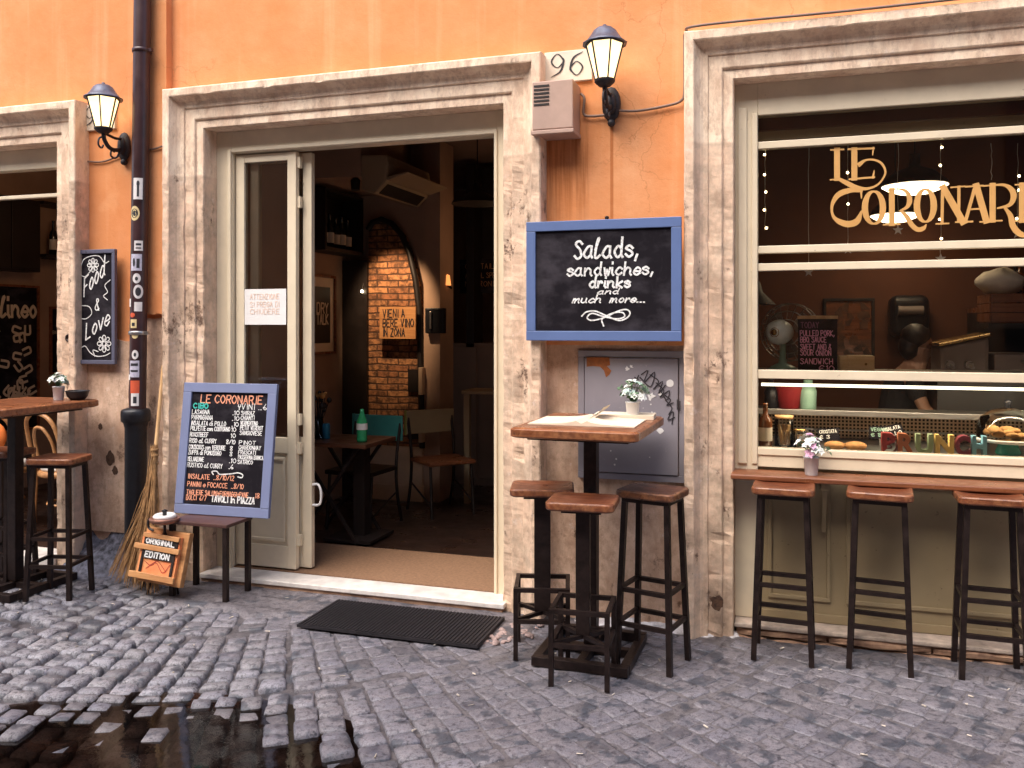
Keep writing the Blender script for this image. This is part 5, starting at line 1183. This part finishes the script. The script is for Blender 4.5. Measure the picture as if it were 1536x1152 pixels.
def tagsign(px, py, txt, m, label, tilt):
    p = W(px, py, .52); ux = Vector((math.cos(tilt), 0, math.sin(tilt))); f = fr((p.x-.055, .52, p.z-.035), ux, (-math.sin(tilt), .25, math.cos(tilt))); t = thing('price_tag', (p.x, .53, p.z-.04), label, 'price tag')
    b = MB(); b.prism([(0,0),(.115,0),(.115,.07),(0,.07)], f, -.004, 0); b.build('card', M['slate'], t)
    b = MB()
    for k, s in enumerate(txt): write(b, s, f, .012, .042 - k*.03, .018, .0035, fit=.09 if len(s) > 4 else .05, jit=.05, lift=.001)
    b.build('writing', M[m], t); b = MB(); b.bar(f(.055, 0, -.006), f(.055, -.09, -.05), .006); b.build('stand', M['steel'], t)
tagsign(1243, 653, ('CROSTATA', '€ 3'), 'chalk', 'black price tag above the zinc flower pot', .10)
tagsign(1320, 649, ('VEGANO', '€ 8'), 'green', 'black price tag with green writing over the red letter', .03)
tagsign(1341, 651, ('INSALATA', 'POLLO'), 'chalk', 'black tilted price tag over the orange letter', .28)
# BRUNCH letters, solid and standing free
def letter(ch, x0, x1, m, label):
    A = W(x0, 684, .235); B_ = W(x1, 684, .235); cu = bpy.data.curves.new('letter', 'FONT'); cu.body = ch; cu.extrude = .09; cu.bevel_depth = .012; cu.offset = .035
    o = bpy.data.objects.new('letter', cu); col.objects.link(o); dg = bpy.context.evaluated_depsgraph_get(); dg.update()
    me = bpy.data.meshes.new_from_object(o.evaluated_get(dg)); bpy.data.objects.remove(o)
    xs = [v.co.x for v in me.vertices]; ys = [v.co.y for v in me.vertices]; sx = (B_.x-A.x)/(max(xs)-min(xs)); sy = .105/(max(ys)-min(ys)); mx, my = min(xs), min(ys)
    for v in me.vertices: v.co = Vector(((v.co.x-mx)*sx, -v.co.z*.25, (v.co.y-my)*sy))
    me.materials.clear(); me.materials.append(m); o = bpy.data.objects.new('letter', me); col.objects.link(o); o.location = (A.x, .235, zf); tag(o, label, 'letter', 'free-standing coloured letters')
for ch, a_, c_, colr, nm in (('B',1322,1345,(.30,.03,.03),'red'),('R',1346,1371,(.38,.12,.05),'orange'),('U',1373,1399,(.26,.33,.19),'green'),('N',1402,1430,(.62,.42,.13),'yellow'),('C',1432,1455,(.20,.03,.05),'maroon'),('H',1457,1479,(.16,.36,.45),'blue')):
    letter(ch, a_, c_, mat('letter_' + nm, colr, .5, .12, 12), nm + ' free-standing letter ' + ch + ' in the display window')
# cake stand with dome
p = W(1512, 668, .36); o = Vector((p.x, .36, zf)); t = thing('cake_stand', o, 'teal footed cake stand with biscuits under a glass dome', 'cake stand')
b = MB(); b.lathe([(1e-4,0),(.055,0),(.06,.01),(.045,.05),(.05,.066),(1e-4,.066)], o, 20); b.build('foot', mat('teal_ceramic', (.04,.34,.27), .25, .1, 8), t)
b = MB(); b.lathe([(1e-4,.066),(.15,.066),(.165,.078),(.16,.084),(1e-4,.078)], o, 28); b.build('plate', M['white'], t)
b = MB(); b.lathe([(.145,.084),(.145,.14),(.125,.19),(.08,.225),(.02,.238),(1e-4,.239)], o, 28); b.build('dome', M['jar'], t)
b = MB(); b.lathe([(1e-4,.238),(.016,.238),(.012,.255),(.02,.268),(.014,.28),(1e-4,.282)], o, 12); b.build('knob', M['castiron'], t)
b = MB()
for k in range(14): b.ball(o + Vector((ru(-.09,.09), ru(-.09,.09), .095 + ru(0,.04))), .032, 10, 6, (1,1,.45), Matrix.Rotation(ru(-.5,.5), 3, 'X'))
b.build('biscuits', M['bread'], t)
b = MB()
b.lathe([(.12,.09),(.125,.15),(.10,.185)], o, 20); b.add([o + Vector((-.12,-.1,.09)), o + Vector((.02,-.14,.09)), o + Vector((.03,-.13,.10)), o + Vector((-.1,-.09,.12))], [(0,1,2,3)]); b.build('paper_doily', M['white'], t) if False else None
# desk fan
c = W(1174, 508, .42); zb = 1.355; t = thing('desk_fan', (c.x, .42, zb), 'vintage mint metal desk fan beside the small chalkboard', 'fan'); t.scale = (1.2, 1.2, 1.2)
b = MB(); b.lathe([(1e-4,0),(.062,0),(.066,.008),(.05,.02),(.02,.035),(.014,.06),(.014,c.z-zb-.03)], (c.x-.0,.44,zb), 20); b.build('base', M['green'], t)
RX = Matrix.Rotation(PI/2, 3, 'X') @ Matrix.Rotation(.0, 3, 'Y'); yw = Matrix.Rotation(-.35, 3, 'Z')
b = MB(); b.lathe([(1e-4,-.09),(.03,-.085),(.052,-.06),(.06,-.02),(.055,.02),(.035,.045),(1e-4,.05)], c + Vector((-.02,0,0)), 20, yw @ RX); b.build('motor', mat('mint_enamel_fan', (.84,.92,.90), .3, .1, 10), t)
b = MB(); b.lathe([(1e-4,.0),(.012,.0),(.015,.006),(.01,.008),(1e-4,.009)], c + Vector((-.02,0,0)) + yw @ Vector((0,-.05,0)), 14, yw @ RX); b.lathe([(.018,.0),(.021,.003),(.023,0)], c + Vector((-.02,0,0)) + yw @ Vector((0,-.046,0)), 16, yw @ RX); b.build('cap', M['gold2'], t)
b = MB(); g0 = c + Vector((.025,.06,0))
for rr, dy in ((.135,.0),(.135,.05),(.06,-.02),(.10,-.012)): b.tube([g0 + yw @ Vector((rr*math.cos(q*PI/14), dy, rr*math.sin(q*PI/14))) for q in range(28)], .003, 5, closed=True)
for k in range(20): q = 2*PI*k/20; b.tube([g0 + yw @ Vector((.06*math.cos(q), -.02, .06*math.sin(q))), g0 + yw @ Vector((.135*math.cos(q), 0, .135*math.sin(q))), g0 + yw @ Vector((.135*math.cos(q), .05, .135*math.sin(q)))], .0016, 4)
b.build('guard', M['steel'], t)
for k in range(3):
    b = MB(); q0 = 2*PI*k/3 + .5; vs = []
    for rr, dq, dy in ((.03,-.5,.02),(.118,-.55,.03),(.125,0,.02),(.115,.5,.0),(.03,.5,.01)): vs.append(g0 + yw @ Vector((rr*math.cos(q0+dq), dy, rr*math.sin(q0+dq))))
    b.add(vs + [v + Vector((0,.003,0)) for v in vs], [(0,1,2,3,4),(9,8,7,6,5)] + [(i,(i+1)%5+0,(i+1)%5+5,i+5) for i in range(5)]); b.build('blade', M['cab'], t)
# today board
A = W(1197, 553, .30); B_ = W(1256, 475, .30); t = thing('chalkboard', ((A.x+B_.x)/2, .31, zb), 'small black chalkboard with pink writing about pulled pork', 'chalkboard')
b = MB(); b.box(A.x, B_.x, .30, .315, zb, B_.z-.012); b.build('slate', M['slate'], t)
b = MB(); b.box(A.x-.004, B_.x+.004, .295, .32, B_.z-.012, B_.z+.006); b.build('top_rail', M['pale'], t, .002)
f = frw((A.x, .30, zb)); ww, hh = B_.x-A.x, B_.z-zb
b = MB(); write(b, 'TODAY', f, ww*.08, hh*.80, hh*.10, .004, fit=ww*.45); b.build('dim_writing', mat('dim_pink_chalk', (.30,.12,.2), .9, .1, 30), t)
b = MB()
for s, q, k in (('PULLED PORK,', .655, .86), ('BBQ SAUCE', .54, .66), ('SWEET AND &', .41, .78), ('SOUR ONION', .30, .78), ('SANDWICH', .15, .82)): write(b, s, f, ww*.06, hh*q, hh*.095, .0042, fit=ww*k)
write(b, '€10', f, ww*.55, hh*.02, hh*.10, .0042, fit=ww*.36); b.build('writing', M['pchalk'], t)
A = W(1259, 553, .34); B_ = W(1312, 534, .34); t = thing('wooden_box', (A.x, .34, zb), 'pale wooden box right of the pink lettered chalkboard', 'box'); b = MB(); b.box(A.x, A.x+.045, .345, .50, zb, B_.z-.004); b.box(A.x+.0455, B_.x, .34, .50, zb, B_.z); b.build('case', wood('light_pine', (.66,.42,.20), (.85,.62,.36), .5, (1,10,10)), t, .003); b = MB(); b.ball(((A.x+.05+B_.x)/2+.02, .337, (zb+B_.z)/2), .007, 8, 5); b.build('knob', M['gold2'], t)
# back wall: painting, dispenser
A = W(1235, 553, 2.59); B_ = W(1312, 447, 2.59); t, f = poster((A.x, 2.599, A.z), (1,0,0), B_.x-A.x, B_.z-A.z, 'dark still life painting on the brown kitchen wall', (), 'dark', 'brown', False)
b = MB()
for k in range(26): x, z = ru(.05, B_.x-A.x-.07), ru(.04, B_.z-A.z-.08); b.prism([(x,z),(x+ru(.02,.07),z+ru(-.01,.02)),(x+ru(.02,.06),z+ru(.03,.09)),(x-.005,z+ru(.02,.06))], f, .009, .0095 + k*.0002)
b.build('picture', mat('brown_painting', (.12,.05,.025), .6, .8, 9), t)
A = W(1333, 506, 2.5); B_ = W(1392, 443, 2.5); t = thing('towel_dispenser', ((A.x+B_.x)/2, 2.5, A.z), 'black rounded paper towel dispenser on the kitchen wall', 'dispenser'); b = MB(); b.box(A.x, B_.x, 2.38, 2.599, A.z, B_.z); b.build('case', M['castiron'], t, .06, 5); b = MB(); b.tube([(A.x+.05,2.36,A.z+.2),(B_.x-.05,2.36,A.z+.2)], .035, 12); b.build('roll', M['cab'], t)
A = W(1140, 450, 1.2); t = thing('wall_lamp', (A.x-.1, 1.2, A.z), 'dark shaded lamp at the left edge of the kitchen window', 'lamp'); b = MB(); b.lathe([(.13,-.03),(.05,.05),(.03,.12)], (A.x-.03, 1.2, A.z), 18); b.build('shade', M['dark'], t); b = MB(); b.bar((A.x-.03,1.2,A.z+.1),(A.x-.03,1.2,A.z+.14), .03); b.bar((A.x-.03,1.2,A.z+.13),(-.52,1.2,A.z+.13), .02); b.build('arm', M['gold2'], t)
# right side shelf, bottles, crate
t = thing('wall_shelf', (1.62, 1.9, 1.78), 'dark shelf of glinting bottles along the right of the kitchen', 'shelf'); b = MB(); b.box(1.30, 1.94, 1.0, 2.55, 1.70, 1.735); b.build('board', M['brown'], t); b = MB(); b.box(1.30, 1.94, 2.0, 2.55, 1.35, 1.70); b.build('cabinet', M['dark'], t)
for k in range(9): bottle((1.38 + .06*(k % 3), 1.15 + k*.15, 1.735), 'amber' if k % 2 else 'darkglass', .26 + .03*(k % 3), .035, 'glinting spirit bottle on the right kitchen shelf', 'bottles on the kitchen shelf', False)
A = W(1483, 485, 1.05); B_ = W(1515, 445, 1.05); t = thing('wooden_crate', (A.x, 1.05, A.z), 'reddish wooden crate below the bottles on the kitchen right', 'crate'); b = MB()
for k in range(3): z = A.z + .01 + k*.055; b.box(A.x, B_.x+.1, .96, .972, z, z+.05); b.box(A.x-.012, A.x, .97, 1.3, z, z+.05)
b.box(A.x, B_.x+.1, .973, 1.3, A.z, A.z+.009); b.build('slats', M['brown'], t); 
b = MB(); b.box(A.x-.02, 1.95, .95, 1.32, A.z-.03, A.z-.001); tag(b.build('bracket_shelf', M['dark']), 'dark bracket shelf carrying the reddish crate in the kitchen', 'shelf')
p = W(1502, 420, 1.0); t = thing('paper_bag', (p.x, 1.1, p.z-.1), 'crumpled white bag on the crate at the right of the window', 'bag'); b = MB(); vs = []
b.ball((p.x+.01, 1.12, p.z-.01), .13, 12, 8, (1,.7,.65)); 
for v in b.v: v += Vector((noise.noise(v*14), noise.noise(v*14 + Vector((5,0,0))), noise.noise(v*14 + Vector((0,5,0))))) * .03
b.build('body', M['label'], t)
# espresso machine and grill on the rear counter
t = thing('work_counter', (1.3, 1.3, .05), 'dark rear counter carrying the espresso machine', 'counter'); b = MB(); b.box(.86, 1.94, 1.0, 1.6, .05, 1.30); b.build('cabinet', M['dark'], t)
A = W(1372, 553, 1.05); t = thing('espresso_machine', (1.0, 1.2, 1.30), 'brass topped espresso machine beside the stooping barista', 'coffee machine')
f = frw((.80, .98, 1.28)); b = MB(); b.prism([(.07,.02),(.33,.02),(.33,.26),(.07,.20)], f, -.35, 0); b.build('body', M['cab'], t, .02)
b = MB(); b.prism([(.06,.203),(.335,.266),(.335,.285),(.06,.222)], f, -.36, .02); b.build('top', M['gold2'], t, .006)
b = MB()
for x in (.12, .22): b.tube([f(x, .10, .0), f(x, .10, .05)], .022, 10); b.tube([f(x, .095, .05), f(x, .085, .14)], .01, 8)
b.build('group_head', M['steel'], t)
t = thing('toaster_grill', (1.45, 1.15, 1.30), 'grey toaster grill with steel handle on the rear counter', 'grill'); b = MB(); b.box(1.16, 1.75, 1.0, 1.4, 1.30, 1.44); b.build('body', M['cab'], t, .01); b = MB(); b.tube(spline([(1.3,.98,1.40),(1.34,.92,1.42),(1.5,.92,1.41),(1.54,.98,1.40)]), .011, 8); b.build('handle', M['steel'], t)
# hanging lamps, lit
def hang(px, py, wpx, Y, label, cat='lamp'):
    p = W(px, py, Y); u = (px-768)/F; dep = (Y+CD)/(cth+u*sth); r = wpx/F*dep/2; o = Vector((p.x, Y, p.z)); t = thing('pendant_lamp', o, label, cat, 'lit kitchen pendants')
    b = MB(); b.lathe([(r+.004,.002),(r*.97,.03),(r*.6,.09),(r*.2,.12),(.03,.15),(.03,.2),(1e-4,.2)], o, 28); b.build('shade', M['dark'], t)
    b = MB(); b.lathe([(1e-4,-.055),(r*.5,-.045),(r*.85,-.02),(r*1.0,-.002)], o, 28); b.build('lamp_disc', M['lampdisc'], t); b = MB(); b.tube([o + Vector((0,0,.2)), Vector((p.x, Y, 3.26))], .005, 5); b.build('cord', M['dark'], t)
    lamp('pendant_light', o - Vector((0,0,.1)), .7, (1,.68,.36), .1)
hang(1372, 279, 92, 1.3, 'larger lit disc pendant lamp behind the gold lettering'); hang(1343, 323, 70, 2.1, 'smaller lit disc pendant lamp lower behind the gold lettering')
# strings of little lights with stars
def string(px, y0, bulbs, y1, star, label, Y=.24):
    A, B_ = W(px, y0, Y), W(px, y1, Y); t = thing('string_lights', A, label, 'string lights', 'hanging strings of fairy lights')
    b = MB(); n = 9; b.tube([A.lerp(B_, k/n) + Vector((ru(-.004,.004), ru(-.004,.004), 0)) for k in range(n+1)], .0014, 4); b.build('wire', M['label'], t)
    b = MB()
    for q in bulbs: p = W(px + ru(-2,2), q, Y); b.ball(p, .0065, 8, 5)
    if b.f: b.build('bulbs', M['fairy'], t)
    if star:
        b = MB(); f = fr((B_.x, Y, B_.z), (1,0,0), (0,0,1)); P = [(.026*(1 if k % 2 == 0 else .42)*math.sin(k*PI/5), .026*(1 if k % 2 == 0 else .42)*math.cos(k*PI/5)) for k in range(10)]
        b.prism(list(reversed(P)), f, -.004, .004); b.build('star', M['white'], t)
for q in ((1148, 215, (232,262,288,315,342), 346, 0, 'string of five fairy bulbs nearest the left window frame'), (1213, 215, (), 408, 1, 'unlit string with pale star right of the first fairy string'),
          (1272, 215, (259,306), 374, 1, 'fairy string crossing the gold letters L and C'), (1347, 215, (), 345, 1, 'thin string whose star hangs below the second lamp'),
          (1411, 215, (221,248,329,358), 388, 1, 'fairy string crossing the gold letter N'), (1487, 215, (), 270, 0, 'short dim string right of the gold letter A'), (1527, 215, (264,285,328), 350, 1, 'fairy string crossing the gold letter at the picture edge')): string(*q)
t = thing('shutter_box', (.8, .25, 2.58), 'reddish brown roller shutter box inside the top of the window', 'roller shutter'); b = MB(); b.box(-.25, 1.94, .20, .34, 2.655, 2.80); b.build('case', M['kitchen'], t); b = MB(); b.box(-.25, 1.94, .205, .22, 2.60, 2.648); b.build('slat', M['olive'], t)

# ================================================================== PERSON bending over the machine
def skin(name, chain, edges, mat_, parent, off, root=0, sub=2):
    me = bpy.data.meshes.new(name); me.from_pydata([Vector(p[:3]) for p in chain], edges, []); o = bpy.data.objects.new(name, me); col.objects.link(o)
    o.modifiers.new('skin', 'SKIN'); me.skin_vertices or None
    sv = me.skin_vertices[0].data if me.skin_vertices else None
    if sv is None:
        bpy.context.view_layer.objects.active = o; bpy.ops.mesh.customdata_skin_add(); sv = me.skin_vertices[0].data
    for i, p in enumerate(chain): sv[i].radius = (p[3], p[4] if len(p) > 4 else p[3]); sv[i].use_root = i == root
    s = o.modifiers.new('sub', 'SUBSURF'); s.levels = s.render_levels = sub
    me.materials.append(mat_); o.parent = parent; o.location = off; return o
o = Vector((.68, 1.42, .05)); t = thing('person', o, 'dark haired person in black bending over the espresso machine', 'person'); t.scale = (.89, .89, .89)
B0 = [(0,0,.92,.13,.10),(.0,0,1.08,.12,.10),(.05,-.02,1.28,.14,.10),(.09,-.03,1.40,.10,.08),(.112,-.05,1.48,.052,.052),(.14,-.07,1.555,.066,.07),(.15,-.08,1.64,.075,.08),(.145,-.075,1.70,.05,.06),
      (.08,-.2,1.37,.055),(.16,-.27,1.16,.042),(.30,-.33,1.10,.03),(.35,-.34,1.10,.028),(.07,.15,1.37,.055),(.14,.18,1.14,.042),(.28,.02,1.12,.03),(.33,-.02,1.12,.028),
      (.0,-.09,.86,.085),(.02,-.10,.48,.06),(-.02,-.10,.07,.04),(.08,-.11,.03,.035),(.0,.09,.86,.085),(.03,.1,.48,.06),(-.01,.1,.07,.04),(.09,.1,.03,.035),
      (.235,-.082,1.605,.012),(.222,-.08,1.57,.02),(.2,-.04,1.635,.012),(.2,-.12,1.635,.012)]
E0 = [(0,1),(1,2),(2,3),(3,4),(4,5),(5,6),(6,7),(3,8),(8,9),(9,10),(10,11),(3,12),(12,13),(13,14),(14,15),(0,16),(16,17),(17,18),(18,19),(0,20),(20,21),(21,22),(22,23),(6,24),(5,25)]
B0 = B0[:26]
for hx, hy, hz, s_ in ((.35,-.34,1.10,1),(.33,-.02,1.12,-1)):
    base = 11 if s_ == 1 else 15
    for k in range(4):
        i = len(B0); yk = hy + (k-1.5)*.018; L_ = (.032,.038,.036,.028)[k]; B0 += [(hx+.028,yk,hz,.009),(hx+.028+L_,yk,hz-.008,.0085),(hx+.03+L_*1.6,yk,hz-.03,.008)]; E0 += [(base,i),(i,i+1),(i+1,i+2)]
    i = len(B0); B0 += [(hx-.005,hy+s_*.03,hz-.005,.01),(hx+.03,hy+s_*.042,hz-.02,.009)]; E0 += [(base,i),(i,i+1)]
skin('body', B0, E0, M['skin'], t, (0,0,0))
skin('shirt', [(0,0,.9,.15,.12),(.0,0,1.08,.14,.12),(.05,-.02,1.28,.16,.12),(.09,-.03,1.42,.115,.10),(.08,-.2,1.37,.07),(.135,-.25,1.22,.06),(.07,.15,1.37,.07),(.12,.175,1.2,.06)], [(0,1),(1,2),(2,3),(3,4),(4,5),(3,6),(6,7)], M['cloth'], t, (0,0,0))
skin('trousers', [(0,0,.93,.145,.12),(.0,-.09,.84,.10),(.02,-.10,.48,.078),(-.02,-.10,.10,.06),(.0,.09,.84,.10),(.03,.1,.48,.078),(-.01,.1,.10,.06)], [(0,1),(1,2),(2,3),(0,4),(4,5),(5,6)], M['cloth'], t, (0,0,0))
hb = MB(); hb.ball(Vector((.122,-.075,1.672)), 1, 18, 12, (.098,.098,.092)); hb.ball(Vector((.085,-.07,1.60)), 1, 16, 10, (.075,.088,.10))
for v in hb.v: v += Vector((noise.noise(v*30), noise.noise(v*30 + Vector((4,0,0))), noise.noise(v*30 + Vector((0,4,0))))) * .012
ho = hb.build('hair', M['hair'], None); ho.parent = t

# ================================================================== THE HOUSE ACROSS THE STREET (only seen in reflections)
t = thing('opposite_house', (0, -9, 0), 'ochre house front on the far side of the street', 'building')
b = MB(); b.box(-22, 22, -9.5, -9, -.1, 9.5); b.build('facade', M['far'], t)
for k in range(9):
    for z in (.1, 3.6, 6.6):
        x = -20 + k*4.6; b = MB(); b.box(x, x+1.2, -8.998, -8.94, z, z+2.1 + (.5 if z < 1 else 0)); b.build('window', M['dark'], t)

# ================================================================== LIGHT
wd = bpy.data.worlds.new('World'); scene.world = wd; wd.use_nodes = True; nt_ = wd.node_tree; bg = nt_.nodes['Background']
sky = nt_.nodes.new('ShaderNodeTexSky'); sky.sky_type = 'NISHITA'; sky.sun_disc = False
EL, AZ = math.radians(56), math.radians(-150)      # high light from over the street, a little from the left
sky.sun_elevation = EL; sky.air_density = 1.0; sky.dust_density = 3.0; sky.ozone_density = 1.0
dirv = Vector((-.45, -.89, 0)).normalized(); sky.sun_rotation = math.atan2(dirv.x, dirv.y)
nt_.links.new(sky.outputs[0], bg.inputs[0]); bg.inputs[1].default_value = .14
S = bpy.data.lights.new('sun', 'SUN'); S.energy = 1.7; S.angle = math.radians(55); S.color = (1,.93,.84); so = bpy.data.objects.new('sun', S); col.objects.link(so)
sd = -(dirv * math.cos(EL) + Vector((0,0,math.sin(EL)))); so.rotation_euler = sd.to_track_quat('-Z', 'Y').to_euler(); so.location = (-4,-6,9)
scene.view_settings.view_transform = 'Standard'; scene.view_settings.look = 'None'; scene.view_settings.gamma = 1
scene.view_settings.exposure = 1.52
scene.render.engine = 'CYCLES'; scene.cycles.max_bounces = 8; scene.cycles.use_denoising = True; scene.cycles.denoising_prefilter = 'ACCURATE'; scene.cycles.sample_clamp_indirect = 4
for o in scene.objects:
    if '_o' in o: del o['_o']
